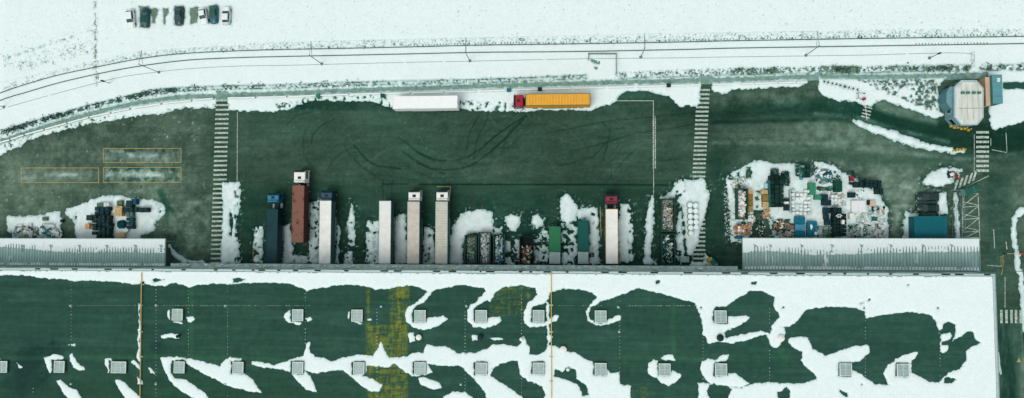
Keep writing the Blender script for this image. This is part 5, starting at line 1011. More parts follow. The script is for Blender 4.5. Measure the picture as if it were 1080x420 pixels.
def cgrid(x0, y0, x1, y1, nx, ny, h, m, kind, name, label, cat, group, hv=.4, skip_=0, jit=.5, seed=0, lv=1):
    rr = random.Random(seed + int(x0)); dx, dy = (x1 - x0) / nx, (y1 - y0) / ny
    for j in range(ny):
        for i in range(nx):
            if rr.random() < skip_: continue
            hh = h + rr.uniform(-hv, hv); jx, jy = rr.uniform(-jit, jit), rr.uniform(-jit, jit); g_ = .25
            mm = rr.choice(m) if isinstance(m, list) else m
            crate(x0 + i * dx + g_ + jx * .4, y0 + j * dy + g_ + jy * .4, x0 + (i + 1) * dx - g_ + jx * .4, y0 + (j + 1) * dy - g_ + jy * .4, hh, mm, kind, name, label + (', ' + (ORD[j] + ' row' if ny > 1 else '') + (', ' if ny > 1 and nx > 1 else '') + (ORD[i] + ' from left' if nx > 1 else '')), cat, group, rz=rr.uniform(-.05, .05) * jit * 2)
KB = mat('black_plastic', (18, 52, 50), .5, .4); KB2 = mat('blue_black_plastic', (12, 52, 60), .5, .3)
SN2 = mat('snow_topped_box', (214, 226, 222), .7, 0, 1.2, col2=(150, 176, 168), thr=(.3, .5))
BAG = mat('white_bulk_bag', (226, 234, 230), .8, .05, 2)
LWOOD = mat('snow_dusted_wood', (202, 182, 138), .8, 0, 3, col2=(172, 136, 84), thr=(.35, .6)); DWOOD = mat('dark_wood', (138, 116, 62), .8, .25, 4)
# west yard
cgrid(97, 227, 115, 252, 4, 6, 1.9, [KB, KB, KB2, DARK], 'bin', 'black_crate', 'black crate in the big block on left snow', 'crate', 'black crates in the left block', .5, .06, .8, 1)
cgrid(100, 218, 114, 227, 3, 2, 1.5, [KB2, KB2, NAVYT], 'bin', 'blue_crate', 'blue black crate topping the big dark left block', 'crate', 'blue black crates in the left block', .3, 0, .8, 2)
crate(91, 227, 96.5, 232.5, 1.3, KB, 'bin', 'black_crate', 'small black crate sticking out left of the big dark block', 'crate')
crate(102, 213.8, 109, 220, 1.1, mat('old_grey_green', (84, 112, 98), .8, .2), 'box', 'bundle', 'rounded grey green bundle above the big dark block of crates', 'bundle')
crate(109.3, 213.6, 114.6, 220, 1.2, SN2, 'box', 'snowy_box', 'pale snow dusted box above the right corner of the big dark block', 'box')
crate(89.5, 236, 94, 241.5, 1.0, mat('orange_wood', (204, 160, 118), .8, .2), 'slat', 'wooden_crate', 'small pale orange crate left of the big dark block', 'crate')
crate(120.8, 217.5, 128.2, 228, 1.6, LWOOD, 'slat', 'wooden_crate', 'large tan wooden crate between the two dark groups on the left snow patch', 'crate')
crate(123, 211.5, 128.5, 217.2, .9, mat('green_grey_wood', (92, 116, 96), .8, .3), 'slat', 'pallet', 'greenish grey pallet just above the large tan crate', 'pallet')
crate(123, 245.4, 130.6, 250.6, 1.3, LWOOD, 'slat', 'wooden_crate', 'low tan wooden crate closest to the left canopy', 'crate')
def tarp(x0, y0, x1, y1, h, m, label, seed=1, name='tarpaulin_pile'):
    cx, cy, w_, l = rectw(x0, y0, x1, y1, h * .7); rr = random.Random(seed); mb = MB(); n = 12
    for j in range(n + 1):
        for i in range(n + 1):
            u, v = i / n * 2 - 1, j / n * 2 - 1; e = max(0, 1 - (abs(u) ** 3 + abs(v) ** 3)) ** .5
            mb.v.append((u * w_ / 2 + rr.gauss(0, .03), v * l / 2 + rr.gauss(0, .03), max(.015, h * e * rr.uniform(.75, 1.1))))
    for j in range(n):
        for i in range(n): a = j * (n + 1) + i; mb.f.append((a, a + 1, a + n + 2, a + n + 1)); mb.mi.append(0)
    return tag(mb.build(name, m, loc=(cx, cy, 0)), label, 'tarpaulin')
tarp(122.5, 232, 131.5, 241.5, 1.3, mat('blue_tarp', (16, 88, 104), .5, 0, 2.5, col2=(10, 50, 60), thr=(.4, .55)), 'crumpled blue tarpaulin bundle between the tan crates', 3)
crate(133, 211.5, 138.8, 218.4, 1.5, KB, 'bin', 'black_crate', 'black crate at the top of the cross shaped dark group', 'crate')
crate(139, 209.8, 143.4, 215.6, 1.4, mat('deep_blue_plastic', (14, 72, 100), .5), 'bin', 'blue_crate', 'blue crate at the top right of the cross shaped dark group', 'crate')
cgrid(129.5, 218.8, 155.3, 224, 5, 1, 1.4, [KB, KB2, KB], 'bin', 'black_crate', 'black crate in the horizontal bar of the cross shaped group', 'crate', 'black crates in the horizontal row', .25, 0, .4, 4)
cgrid(133, 229.2, 140, 241.6, 2, 3, 1.4, [mat('dark_teal_crate', (16, 72, 72), .5), KB2], 'bin', 'teal_crate', 'teal crate in the stem of the cross shaped group', 'crate', 'dark teal crates in the stem', .25, 0, .4, 5)
cgrid(132.5, 223.8, 140, 229, 2, 1, 1.1, mat('grey_green_crate', (74, 112, 104), .6), 'box', 'grey_box', 'grey green box joining bar and stem of the cross shaped group', 'box', 'grey green boxes', .1)
crate(129.5, 240.8, 135, 245.4, .9, SN2, 'box', 'snowy_box', 'tilted snow dusted box right of the blue tarpaulin', 'box', rz=.6)
cx, cy, w_, l = rectw(14, 239, 38, 251, .8); heap(cx, cy, w_, l, .02, 1.1, ['grey', 'lgrey', 'green', 'white', 'grey', 'dark', 'lgrey', 'pink'], 150, 'tangled grey green metal scrap on the far left snow patch', 'metal_scrap', (.2, 2.2), 7, .12, None)
cx, cy, w_, l = rectw(38, 242, 64, 251, .8); heap(cx, cy, w_, l, .02, 1.0, ['grey', 'lgrey', 'teal', 'white', 'grey', 'lgrey'], 130, 'pale metal lengths lying against the left canopy', 'metal_scrap', (.3, 2.8), 8, .1, None)
def frame(rt):
    mb = MB()
    for z in (.1, .9): mb.tube((-1.4, -.6, z), (1.4, -.6, z), .06).tube((-1.4, .6, z), (1.4, .6, z), .06).tube((-1.4, -.6, z), (-1.4, .6, z), .06).tube((1.4, -.6, z), (1.4, .6, z), .06)
    for x in (-1.4, 0, 1.4): mb.tube((x, -.6, .1), (x, -.6, .9), .05).tube((x, .6, .1), (x, .6, .9), .05)
    mb.build('tube_frame', TEAL, rt); MB().box(-1.2, 1.2, -.45, .45, .3, .42).build('deck', SN2, rt); MB().box(-2.0, -1.5, -.6, .1, 0, .8).build('blue_locker', BLUE, rt)
small('steel_cradle', 54, 239, 0, frame, 'teal tubular steel cradle with a blue locker on the far left snow patch', 'cradle')
crate(44.5, 228.8, 49.5, 232.8, .7, mat('brown_grey', (96, 104, 92), .8, .3), 'slat', 'pallet', 'small dark brownish pallet above the teal steel cradle', 'pallet')
crate(63.5, 231.4, 65.2, 234.6, .9, KB2, 'bin', 'black_bin', 'tiny dark bin at the right edge of the far left snow patch', 'bin')
crate(17, 236.5, 23.5, 239.5, .5, SN2, 'slat', 'pallet', 'snow dusted pallet at the left end of the metal scrap', 'pallet'); crate(28.5, 235.5, 33, 239.5, .6, SN2, 'slat', 'pallet', 'snow dusted pallet above the middle of the metal scrap', 'pallet')

# east yard
gl = 'tan wooden crate in the left column of crates beside the snow filled container'
for k, (y0, y1, m_) in enumerate(((199.8, 204.6, LWOOD), (204.9, 211.4, DWOOD), (211.8, 217.3, DWOOD), (217.9, 223.6, mat('olive_wood', (150, 134, 84), .8, .3)))):
    crate(789.2, y0, 794.4, y1, 1.5 - .2 * k * (k < 3), m_, 'slat', 'wooden_crate', ('topmost bright ', 'second darker ', 'third dark ', 'lowest olive ')[k] + gl, 'crate')
for k, (x0, y0, x1, y1, m_) in enumerate(((803, 200.5, 810, 204.7, LWOOD), (804.3, 205.4, 811, 212.3, DWOOD), (804.6, 213, 810.8, 218.8, LWOOD))):
    crate(x0, y0, x1, y1, 1.4, m_, 'slat', 'wooden_crate', ('topmost pale ', 'middle brown ', 'lowest pale ')[k] + 'tan wooden crate in the right column beside the dark hedge like stack', 'crate')
def hp(x0, y0, x1, y1, h, mix, n, label, name='scrap_heap', size=(.15, .9), flat=.3, base='dark', seed=1):
    cx, cy, w_, l = rectw(x0, y0, x1, y1, h * .6); return heap(cx, cy, w_, l, .02, h, mix, n, label, name, size, seed, flat, base)
hp(804, 219, 812, 231, .9, ['tan', 'pink', 'tan', 'white', 'brown', 'orange'], 70, 'loose tan and pink boards below the right crate column', 'board_pile', (.3, 1.0), .1, None)
a = skip(777.5, 199, 788.5, 231.5, 'open container heaped with lumpy snow, leftmost in the storage yard', CB); heap(*a[:5], 2.3, ['white', 'white', 'pink', 'lgrey', 'white'], 200, 'lumpy snow and pale rubbish heaped in the storage yard container', 'snow_heap', (.2, .9), 9, .35, 'white')
hp(774.5, 236.5, 793, 248, 1.5, ['tan', 'pink', 'tan', 'orange', 'brown', 'pink', 'white'], 170, 'heap of broken tan and pink pallets at the corner of the right canopy', 'pallet_heap', (.4, 1.3), .12, 'brown')
crate(777.5, 249, 783.5, 252, 1.2, BLUE, 'bin', 'blue_crate', 'blue crate half under the canopy corner below the pallet heap', 'crate')
hp(788, 226, 797, 236, .7, ['white', 'tan', 'white', 'dark', 'grey'], 60, 'snowy bits of timber above the pallet heap', 'timber_scraps', (.15, .8), .15, None)
hp(796, 232, 808, 252, .5, ['dark', 'green', 'dark', 'white', 'dark'], 70, 'dark debris strewn on the bare lane between the heaps', 'debris', (.15, .7), .15, None)
hp(815, 231, 830, 245, .9, ['dark', 'green', 'brown', 'dark', 'tan', 'white'], 120, 'dark green and brown clutter beside the blue dumpsters', 'clutter', (.15, .9), .2, None)
hp(822, 243, 838, 252, .9, ['white', 'pink', 'brown', 'grey', 'dark', 'lgrey'], 110, 'mixed boxes and planks in front of the blue dumpsters', 'clutter', (.2, 1.0), .2, None, 2)
crate(830.6, 237.6, 837.6, 241.8, .9, mat('red_brown_wood', (148, 108, 92), .8, .3), 'slat', 'pallet', 'reddish brown pallet left of the blue dumpsters', 'pallet')
# dark stack with netting
cgrid(812, 185, 827, 218.5, 3, 7, 2.0, [mat('very_dark_green', (6, 38, 28), .7, .3), KB, mat('dark_moss', (18, 58, 40), .7, .3)], 'slat', 'dark_pallet_stack', 'very dark pallet stack beside tan crates', 'pallet stack', 'very dark pallet stacks', .25, 0, .5, 6)
crate(811, 190, 812.9, 218, 2.0, TEAL, 'box', 'teal_panel_stack', 'narrow teal stack along the left side of the very dark block', 'panel stack')
hp(813, 177.5, 822, 187, 1.8, ['dark', 'green', 'dark', 'teal', 'brown'], 120, 'dark green leafy looking waste at the top of the very dark block', 'green_waste', (.12, .5), .2, 'dark')
hp(824, 180, 834, 197, 1.4, ['dark', 'dark', 'green', 'dark'], 130, 'dark bushy waste to the right of the very dark block', 'green_waste', (.12, .6), .2, 'dark')
crate(806.5, 193.5, 811, 199, 1.0, mat('pale_blue_box', (176, 204, 206), .7), 'box', 'pale_box', 'pale bluish box between the crate column and the very dark block', 'box')
for k, (y0, y1, m_) in enumerate(((209.5, 212.5, KB), (212.8, 215.2, WHITE), (215.6, 218.6, KB), (218.9, 222, KB2))):
    crate(827.3, y0, 832, y1, 1.0, m_, 'bin', 'small_crate', ('first black', 'second white', 'third black', 'fourth blue black')[k] + ' small crate in the short column left of the white bags', 'crate')
crate(833, 200, 834.6, 224, 1.2, LGREY, 'box', 'steel_rack', 'long narrow pale steel rack left of the white bags', 'rack')
cgrid(835, 199.5, 856, 227, 5, 7, 1.15, [BAG, BAG, SN2], 'bag', 'bulk_bag', 'white bulk bag above the blue dumpsters', 'bag', 'white bulk bags', .3, .2, 1.3, 7)
cgrid(876, 205, 888, 217, 3, 3, 1.0, [BAG, SN2], 'bag', 'bulk_bag', 'white bag in the small group near the dark teal crates', 'bag', 'white bulk bags in the small group', .3, .15, 1.3, 8)
def dumpster(x0, y0, x1, y1, m, lid, label):
    cx, cy, w_, l = rectw(x0, y0, x1, y1, 1.5); rt = empty('dumpster', (cx, cy, 0), 0, label, 'dumpster', 'blue dumpsters')
    MB().hexa([(-w_/2 + .15, -l/2 + .1), (w_/2 - .15, -l/2 + .1), (w_/2 - .15, l/2 - .1), (-w_/2 + .15, l/2 - .1)], .15, 1.35, [(-w_/2, -l/2), (w_/2, -l/2), (w_/2, l/2), (-w_/2, l/2)]).build('dumpster_body', m, rt)
    MB().box(-w_/2 - .03, -.02, -l/2, l/2, 1.352, 1.45).build('lid', lid, rt, .03); MB().box(.02, w_/2 + .03, -l/2, l/2, 1.352, 1.47).build('lid', lid, rt, .03)
    for sx in (-1, 1): MB().tube((sx * (w_/2 - .3) - .06, 0, .12), (sx * (w_/2 - .3) + .06, 0, .12), .12, 10).build('wheel', BLACK, rt)
    MB().tube((-w_/2, l/2 + .06, 1.1), (w_/2, l/2 + .06, 1.1), .03).build('handle', DARK, rt)
LB2 = mat('light_blue_lid', (72, 140, 168), .5, .15)
dumpster(838.6, 228.6, 849.2, 236.2, BLUE, BLUE, 'bright blue dumpster, topmost of the left three'); dumpster(838.6, 236.8, 849.2, 243.4, BLUE, LB2, 'paler blue dumpster in the middle of the left three'); dumpster(838.6, 244, 849.2, 250.6, BLUE, BLUE, 'bright blue dumpster, lowest of the left three by the canopy')
dumpster(851.6, 233.8, 862, 241.4, BLUE, BLUE, 'blue dumpster with patches of snow, upper of the right two'); dumpster(851.8, 242, 861.6, 249.4, BLUE, BLUE, 'blue dumpster with a snowy corner, lower of the right two')
for x0, y0, x1, y1, h, nm in ((854, 236, 857.5, 243, 1.58, 'upper'), (858.5, 244, 862.5, 249, 1.58, 'lower')):
    cx, cy, w_, l = rectw(x0, y0, x1, y1, 1.5); mb = MB(); rr = random.Random(int(x0)); q_ = [(w_/2 * math.cos(t) * rr.uniform(.6, 1), l/2 * math.sin(t) * rr.uniform(.7, 1)) for t in [i * math.pi / 6 for i in range(12)]]
    mb.hexa(q_, 1.47, 1.58, [(x * .6, y * .7) for x, y in q_]); tag(mb.build('snow_lump', SNOW, loc=(cx, cy, 0)), 'small lump of snow lying on the ' + nm + ' right blue dumpster', 'snow lump')
tarp(862, 233.5, 870.5, 240, .5, mat('white_sheet', (214, 230, 228), .7), 'white plastic sheet draped right of the blue dumpsters', 5)
cgrid(862.8, 238.6, 879, 251, 3, 3, .9, [mat('green_grey_lid', (92, 130, 116), .6), mat('light_green_grey', (128, 162, 150), .6)], 'box', 'grey_box', 'greyish green box between dumpsters and black stack', 'box', 'greyish green boxes', .15, .1, .5, 9)
crate(871.5, 247.5, 880, 251.5, 1.1, mat('olive_lid', (66, 92, 52), .7), 'slat', 'pallet', 'olive green pallet at the canopy edge left of the black stack', 'pallet')
cgrid(879.3, 218.8, 888.2, 225, 2, 1, 2.2, KB, 'bin', 'black_crate', 'black crate at the narrow top of the tall stack', 'crate', 'black crates at the top', .2, 0, .4, 10)
cgrid(879.3, 225, 893, 249.5, 4, 6, 2.3, [KB, KB, DARK], 'bin', 'black_crate', 'black crate in the tall stack by the canopy', 'crate', 'black crates in the tall stack', .5, .03, .5, 11)
for x, y, w__ in ((884, 226.5, 'upper left inner'), (884, 229, 'lower left inner'), (886, 226.5, 'upper right inner'), (886, 229, 'lower right inner'), (882.5, 227.8, 'leftmost'), (887.4, 227.6, 'rightmost')):
    c = G(x, y, 2.75); tag(MB().cyl(0, 0, .16, 0, .1, 8, .12).build('white_disc', WHITE, loc=(c.x, c.y, 2.75)), w__ + ' of the small white discs on the tall black stack', 'cap', 'white caps on the black stack')
crate(888, 231.8, 891, 236.6, 2.9, WHITE, 'box', 'white_box', 'white upright box on the right part of the tall black stack', 'box')
crate(888.6, 243.6, 893, 249.5, 1.6, BAG, 'bag', 'bulk_bag', 'white bag at the lower right corner of the tall black stack', 'bag')
for a_, lb in (((869.5, 219.2, 875.6, 225.4), 'dark teal crate standing alone above the narrow black pair'), ((870, 226, 874.5, 231.2), 'upper of the narrow black pair of crates left of the tall stack'), ((871, 231.6, 877, 237.4), 'lower of the narrow black pair of crates left of the tall stack'), ((867, 205, 873.5, 210.7), 'dark teal crate to the right of the light green crate'), ((868, 211.2, 876.8, 216.6), 'wide black crate under the dark teal one'), ((896, 203, 902.4, 208.3), 'lone dark teal crate on clean snow above the white sheet')):
    crate(*a_, 1.5, KB2, 'bin', 'dark_crate', lb, 'crate')
GR2 = mat('mid_green_plastic', (52, 132, 100), .5, .15)
crate(854.2, 192.6, 860.8, 205.3, 1.8, GR2, 'box', 'green_container', 'upright light green container left of the curved dark strip', 'container')
crate(859.3, 205.8, 866.6, 210.6, 1.2, GR2, 'box', 'green_crate', 'small light green crate below the light green container', 'crate')
crate(881.2, 190.5, 888.6, 202.4, 1.8, mat('deep_green_box', (10, 70, 56), .5, .2), 'slat', 'green_pallet_stack', 'deep green pallet stack left of the red machine', 'pallet stack')
hp(861, 197, 880, 201.5, .35, ['green', 'green', 'dark'], 90, 'dark green strip of netting curving below the white ring', 'netting', (.2, .9), .08, None)
hp(876, 187, 886, 196, .35, ['green', 'dark', 'grey'], 60, 'dark green netting trailing up to the edge of the snow', 'netting', (.2, .8), .08, None, 3)
def ring(rt):
    mb = MB(); n = 24
    for i in range(n):
        a, b = 2 * math.pi * i / n, 2 * math.pi * (i + 1) / n
        if 10 < i < 13: continue
        mb.tube((1.55 * math.cos(a), 1.5 * math.sin(a), .5), (1.55 * math.cos(b), 1.5 * math.sin(b), .5), .06, 5)
    mb.build('hoop', DARK, rt)
    for i in range(6): a = i * 1.047; MB().tube((1.5 * math.cos(a), 1.45 * math.sin(a), 0), (1.5 * math.cos(a), 1.45 * math.sin(a), .5), .05).build('leg', GREYM, rt)
small('round_hoop', 869, 186, 0, ring, 'round dark hoop frame surrounding white and blue odds and ends', 'frame')
hp(860.5, 178.5, 877.5, 193.5, .8, ['white', 'white', 'lgrey', 'dark', 'teal', 'blue', 'green', 'white'], 90, 'white and blue odds and ends inside the round hoop frame', 'clutter', (.2, 1.3), .15, None, 4)
hp(839, 172, 848, 187, 1.4, ['dark', 'dark', 'green', 'teal', 'grey', 'dark'], 120, 'dark green clutter at the upper edge of the snow patch, left part', 'clutter', (.2, 1.0), .4, None, 5)
cgrid(846, 173, 855, 187, 2, 3, 1.4, [mat('forest_plastic', (18, 66, 54), .5, .2), KB2], 'bin', 'green_crate', 'dark green crate at the upper edge of the snow', 'crate', 'dark green crates at the upper edge', .3, .1, .9, 12)
crate(843.4, 172.8, 846.5, 177, 1.0, WHITE, 'bag', 'bulk_bag', 'single white bag at the upper edge beside the dark green clutter', 'bag')
crate(844, 186.5, 846.8, 189.3, .8, LB2, 'bin', 'small_bin', 'tiny light blue bin below the dark green cluster', 'bin')
def exc(rt):
    for sx in (-1, 1): MB().box(min(sx * .35, sx * .65), max(sx * .35, sx * .65), -.8, .8, 0, .4).build('track', BLACK, rt, .08)
    MB().box(-.55, .55, -.8, .45, .42, 1.1).build('body', mat('digger_red', (140, 36, 50), .6), rt, .08); MB().box(-.45, .1, -.2, .5, 1.101, 1.75).build('cab', mat('dusky_red', (150, 46, 62), .5), rt, .05)
    MB().tube((.3, .4, .9), (.35, 1.2, 1.7), .09).tube((.35, 1.2, 1.7), (.35, 1.8, .8), .07).build('arm', DARK, rt); MB().hexa([(.1, 1.6), (.6, 1.6), (.6, 2.0), (.1, 2.0)], .4, .85).build('bucket', DARK, rt)
_dig = small('mini_digger', 897, 188.5, 0, exc, 'small red digger with a dark arm at the edge of the storage snow', 'digger')
cgrid(902, 191.6, 911, 197.6, 2, 1, 1.6, KB, 'bin', 'black_crate', 'black crate in the pair right of the red digger', 'crate', 'pair of black crates by the digger', .1, 0, .3, 13)
cgrid(912.8, 190, 930, 197.8, 4, 2, 1.5, [KB, KB2], 'bin', 'black_crate', 'black crate in the block at the right snow edge', 'crate', 'black crates in the right edge row', .2, 0, .3, 14)
cgrid(923.8, 198.4, 932, 204.8, 2, 1, 1.4, [KB, DARK], 'bin', 'black_crate', 'black crate in the pair below the right edge block', 'crate', 'pair of black crates below the row', .1, 0, .3, 15)
def slab(x0, y0, x1, y1, h, m, name, label, cat):
    cx, cy, w_, l = rectw(x0, y0, x1, y1, h); rt = empty(name, (cx, cy, 0), 0, label, cat)
    n = max(2, int(w_ / 1.0))
    for i in range(n): MB().box(-w_/2 + i * w_/n + .01, -w_/2 + (i + 1) * w_/n - .01, -l/2, l/2, .15, h - .02 * (i % 2)).build('sheet_stack', m, rt, .03)
    mb = MB()
    for y in (-l/2 + .2, 0, l/2 - .3): mb.box(-w_/2, w_/2, y, y + .12, 0, .149)
    mb.build('bearer', DWOOD, rt)
slab(898, 211.6, 913, 223.6, .9, mat('white_board', (224, 228, 226), .6, .03), 'board_stack', 'large low stack of pale white boards in the right of the storage yard', 'board stack')
crate(896, 225, 901.2, 231, 1.3, WHITE, 'box', 'white_box', 'clean white box below the left corner of the white board stack', 'box')
crate(916.5, 211.6, 924, 217.2, .9, mat('peach_box', (216, 176, 152), .7, 0, 1.0, col2=(190, 186, 170)), 'slat', 'peach_crate', 'peach coloured crate right of the white board stack', 'crate')
crate(915.6, 211.2, 917.6, 216, 1.0, DARK, 'bin', 'dark_bin', 'narrow dark bin touching the peach coloured crate', 'bin')
crate(920.2, 229, 925.6, 233, 1.0, TEAL, 'bin', 'teal_crate', 'small teal crate above the red hooked frame', 'crate')
_dig.scale = (.72, .72, .8)
def uframe(rt): MB().tube((-.7, -.25, .3), (.7, -.2, .3), .07).tube((-.7, .25, .3), (.7, .3, .3), .07).tube((.7, -.2, .3), (.7, .3, .3), .07).tube((-.7, -.25, 0), (-.7, -.25, .3), .06).tube((-.7, .25, 0), (-.7, .25, .3), .06).tube((.7, 0, 0), (.7, 0, .3), .06).build('bent_tube', mat('dull_red', (172, 80, 90), .6), rt)
small('red_frame', 928.5, 241, 0, uframe, 'small red hooked tube frame near the canopy at the right of the storage yard', 'frame')
hp(894, 236.5, 919, 251.5, .9, ['lgrey', 'white', 'grey', 'grey', 'lgrey', 'dark', 'white', 'green'], 360, 'jumble of pale grey fittings between the black stack and the canopy end', 'clutter', (.15, 1.1), .3, None, 6)
hp(902, 224.5, 934, 236, .7, ['white', 'lgrey', 'white', 'grey', 'lgrey'], 140, 'snow dusted pale parts scattered below the white board stack', 'clutter', (.2, 1.3), .2, None, 7)
hp(919, 236, 934.5, 251, .7, ['white', 'lgrey', 'grey', 'white', 'pink', 'dark'], 110, 'scattered pale pieces around the red hooked frame', 'clutter', (.2, 1.2), .2, None, 8)
hp(915, 217.5, 934, 226, .7, ['white', 'lgrey', 'white', 'grey', 'dark', 'pink'], 80, 'pale pieces under the peach coloured crate', 'clutter', (.2, 1.0), .2, None, 9)
hp(874, 203, 893, 219, .6, ['white', 'lgrey', 'white', 'grey', 'pink'], 90, 'snow covered odds and ends between the dark crates and the white boards', 'clutter', (.2, 1.0), .2, None, 10)
hp(899, 197, 912, 211, .4, ['white', 'lgrey', 'dark'], 30, 'few small pieces lying on snow below the black crate pair', 'clutter', (.1, .5), .2, None, 11)
hp(770, 185, 788, 199, .35, ['white', 'lgrey', 'green', 'grey', 'tan'], 130, 'small frozen litter on the mottled corner of the storage yard', 'litter', (.08, .4), .15, None, 12)
hp(763, 200, 777, 250, .2, ['white', 'lgrey', 'white'], 220, 'frozen clods along the left side of the storage yard', 'ice_clods', (.06, .3), .15, None, 13)

# teal cabin and cars by the gate
def cabin(x0, y0, x1, y1, h, m, name, label, cat):
    cx, cy, w_, l = rectw(x0, y0, x1, y1, h); rt = empty(name, (cx, cy, 0), 0, label, cat)
    MB().box(-w_/2, w_/2, -l/2, l/2, .1, h - .1).build('wall', m, rt)
    MB().box(-w_/2 - .08, w_/2 + .08, -l/2 - .08, l/2 + .08, h - .098, h).build('roof', m, rt, .03)
    mb = MB(); n = int(w_ / .35)
    for i in range(n): mb.box(-w_/2 + i * .35, -w_/2 + i * .35 + .12, -l/2 + .1, l/2 - .1, h + .002, h + .03)
    mb.build('roof_ribs', m, rt)
    f = MB().box(w_/2 + .003, w_/2 + .05, -.5, .5, .2, 2.2).build('door', LGREY, rt); MB().tube((w_/2 + .08, .35, 1.1), (w_/2 + .08, .35, 1.3), .02).build('handle', DARK, f)
    f = MB().box(-1, .4, l/2 + .003, l/2 + .04, 1.1, 2.0).build('window', LGREY, rt); MB().box(-.92, .32, l/2 + .041, l/2 + .05, 1.18, 1.92).build('pane', GLASS, f)
    return rt
cabin(964.5, 228.5, 999, 254, 2.7, mat('teal_blue_roof', (14, 96, 106), .5, .08, .6), 'site_cabin', 'large teal blue cabin partly under the right canopy', 'cabin')
def car(px, py, L, rz, m, label, snowtop=None, glassm=None, roofm=None):
    c = G(px, py, 1.0); rt = empty('parked_car', (c.x, c.y, 0), rz, label, 'car', 'parked cars'); h = L / 2; w_ = .9
    mb = MB()
    secs = [(-h, .62, .35, .72), (-h + .15, .80, .25, .88), (-h + .6, .88, .22, .95), (-.3, .90, .2, .96), (h - 1.25, .89, .22, .92), (h - .5, .85, .24, .80), (h - .12, .74, .28, .68), (h, .56, .36, .56)]
    k = 0
    for y, hw, zb, zt in secs: mb.v += [(-hw, y, zb), (-hw - .02, y, (zb + zt) / 2), (-hw + .08, y, zt), (0, y, zt + .03), (hw - .08, y, zt), (hw + .02, y, (zb + zt) / 2), (hw, y, zb)]
    for i in range(len(secs) - 1):
        for j in range(6): a = i * 7 + j; mb.f.append((a, a + 1, a + 8, a + 7)); mb.mi.append(0)
        mb.f.append((i * 7 + 6, i * 7, i * 7 + 7, i * 7 + 13)); mb.mi.append(0)
    mb.f += [tuple(range(7)), tuple(reversed(range(len(secs) * 7 - 7, len(secs) * 7)))]; mb.mi += [0, 0]
    b = mb.build('body', m, rt, smooth=True)
    y0, y1 = -h + .45, h - 1.2
    MB().hexa([(-.80, y0), (.80, y0), (.80, y1), (-.80, y1)], .9, 1.36, [(-.62, y0 + .5), (.62, y0 + .5), (.62, y1 - .75), (-.62, y1 - .75)]).build('windows', glassm or GLASS, rt)
    MB().hexa([(-.66, y0 + .45), (.66, y0 + .45), (.66, y1 - .7), (-.66, y1 - .7)], 1.355, 1.46, [(-.58, y0 + .55), (.58, y0 + .55), (.58, y1 - .85), (-.58, y1 - .85)]).build('roof', roofm or snowtop or m, rt, .03)
    mb = MB()
    for sx in (-1, 1):
        mb.tube((sx * .8, y0 + .04, .92), (sx * .64, y0 + .5, 1.38), .035).tube((sx * .8, y1 - .04, .92), (sx * .64, y1 - .75, 1.38), .035)
        wheel(rt, sx * .8, -h + .8, .32, .2); wheel(rt, sx * .8, h - .85, .32, .2)
        MB().box(min(sx * .9, sx * 1.05), max(sx * .9, sx * 1.05), y1 - .45, y1 - .3, .88, 1.02).build('mirror', m, rt)
        MB().box(sx * .62 - .16, sx * .62 + .16, h - .16, h - .06, .52, .64).build('headlight', LGREY, rt); MB().box(sx * .62 - .14, sx * .62 + .14, -h + .02, -h + .08, .62, .76).build('tail_light', RED, rt)
    mb.build('pillar', m, rt)
    if snowtop: MB().hexa([(-.78, h - 1.15), (.78, h - 1.15), (.62, h - .2), (-.62, h - .2)], .86, .97, [(-.7, h - 1.1), (.7, h - 1.1), (.5, h - .3), (-.5, h - .3)]).build('snow_cap', snowtop, rt, .04)
    return rt
DK = mat('dark_car_paint', (10, 66, 66), .3, .15); WC = mat('white_car_paint', (226, 234, 230), .4, .03); SV = mat('silver_car_paint', (186, 206, 200), .35, .05); TC = mat('teal_car_paint', (14, 96, 110), .3, .1)
P_ = math.pi
car(136.8, 19, 4.5, P_ + .12, WC, 'white car covered in snow, leftmost of the parked row', SNOW)
car(152, 18, 4.6, 0, DK, 'dark teal car standing between the snowy white car and the two melted spots', None, mat('hazy_glass', (40, 100, 92), .3))
car(187.7, 16.5, 4.3, P_, DK, 'dark teal car with bare ground showing on its right')
car(213.4, 16.3, 4.0, P_ + .2, WC, 'white car parked askew next to a bare patch', SNOW)
car(224.6, 15, 4.2, P_, TC, 'blue teal car between the askew white car and the silver car', None, None, mat('moss_roof', (36, 92, 70), .5))
car(238, 15.8, 4.3, 0, SV, 'silver white car, rightmost of the parked row', WC)
car(979.3, 208, 4.5, P_ / 2, mat('black_car_paint', (14, 50, 44), .3, .1), 'dark green car, upper of the two nose to tail beside the teal cabin')
car(979.3, 219.6, 4.5, P_ / 2, mat('blackish_car_paint', (16, 52, 46), .3, .1), 'dark car directly above the teal cabin, lower of two', None, None, KB)
car(1023.3, 201, 4.7, -P_ / 2 + .33, mat('green_car_paint', (22, 86, 72), .3, .1), 'dark green car parked at an angle over the white hatched marking', None, mat('greenish_glass', (50, 110, 98), .2))
def plant(rt):
    MB().box(-.9, .5, -.5, .5, .3, .9).build('chassis', DARK, rt, .05); MB().box(-.7, .1, -.35, .35, .901, 1.2).build('load', SN2, rt, .05); MB().tube((.5, 0, .4), (1.3, .1, .4), .05).build('drawbar', GREYM, rt); MB().box(.15, .45, -.3, .3, .9, 1.1).build('toolbox', RED, rt)
    for sx in (-1, 1): MB().tube((-.2, sx * .55 - .08, .3), (-.2, sx * .55 + .08, .3), .3, 12).build('wheel', BLACK, rt)
small('small_trailer', 1002.5, 184, 0, plant, 'small dark trailer with red box beside the snow patch near the gate', 'trailer', rz=.3)
hp(997, 180, 1013, 192, .4, ['grey', 'dark', 'lgrey', 'red'], 24, 'bits of equipment around the small dark trailer', 'equipment', (.2, 1.0), .15, None, 14)
fence_line('mesh_fence', [(1013.5, 253), (1011, 201), (1000, 201)], 'grey mesh fence between the cars and the white hatched marking', 1.8, GREYM, r=.04)
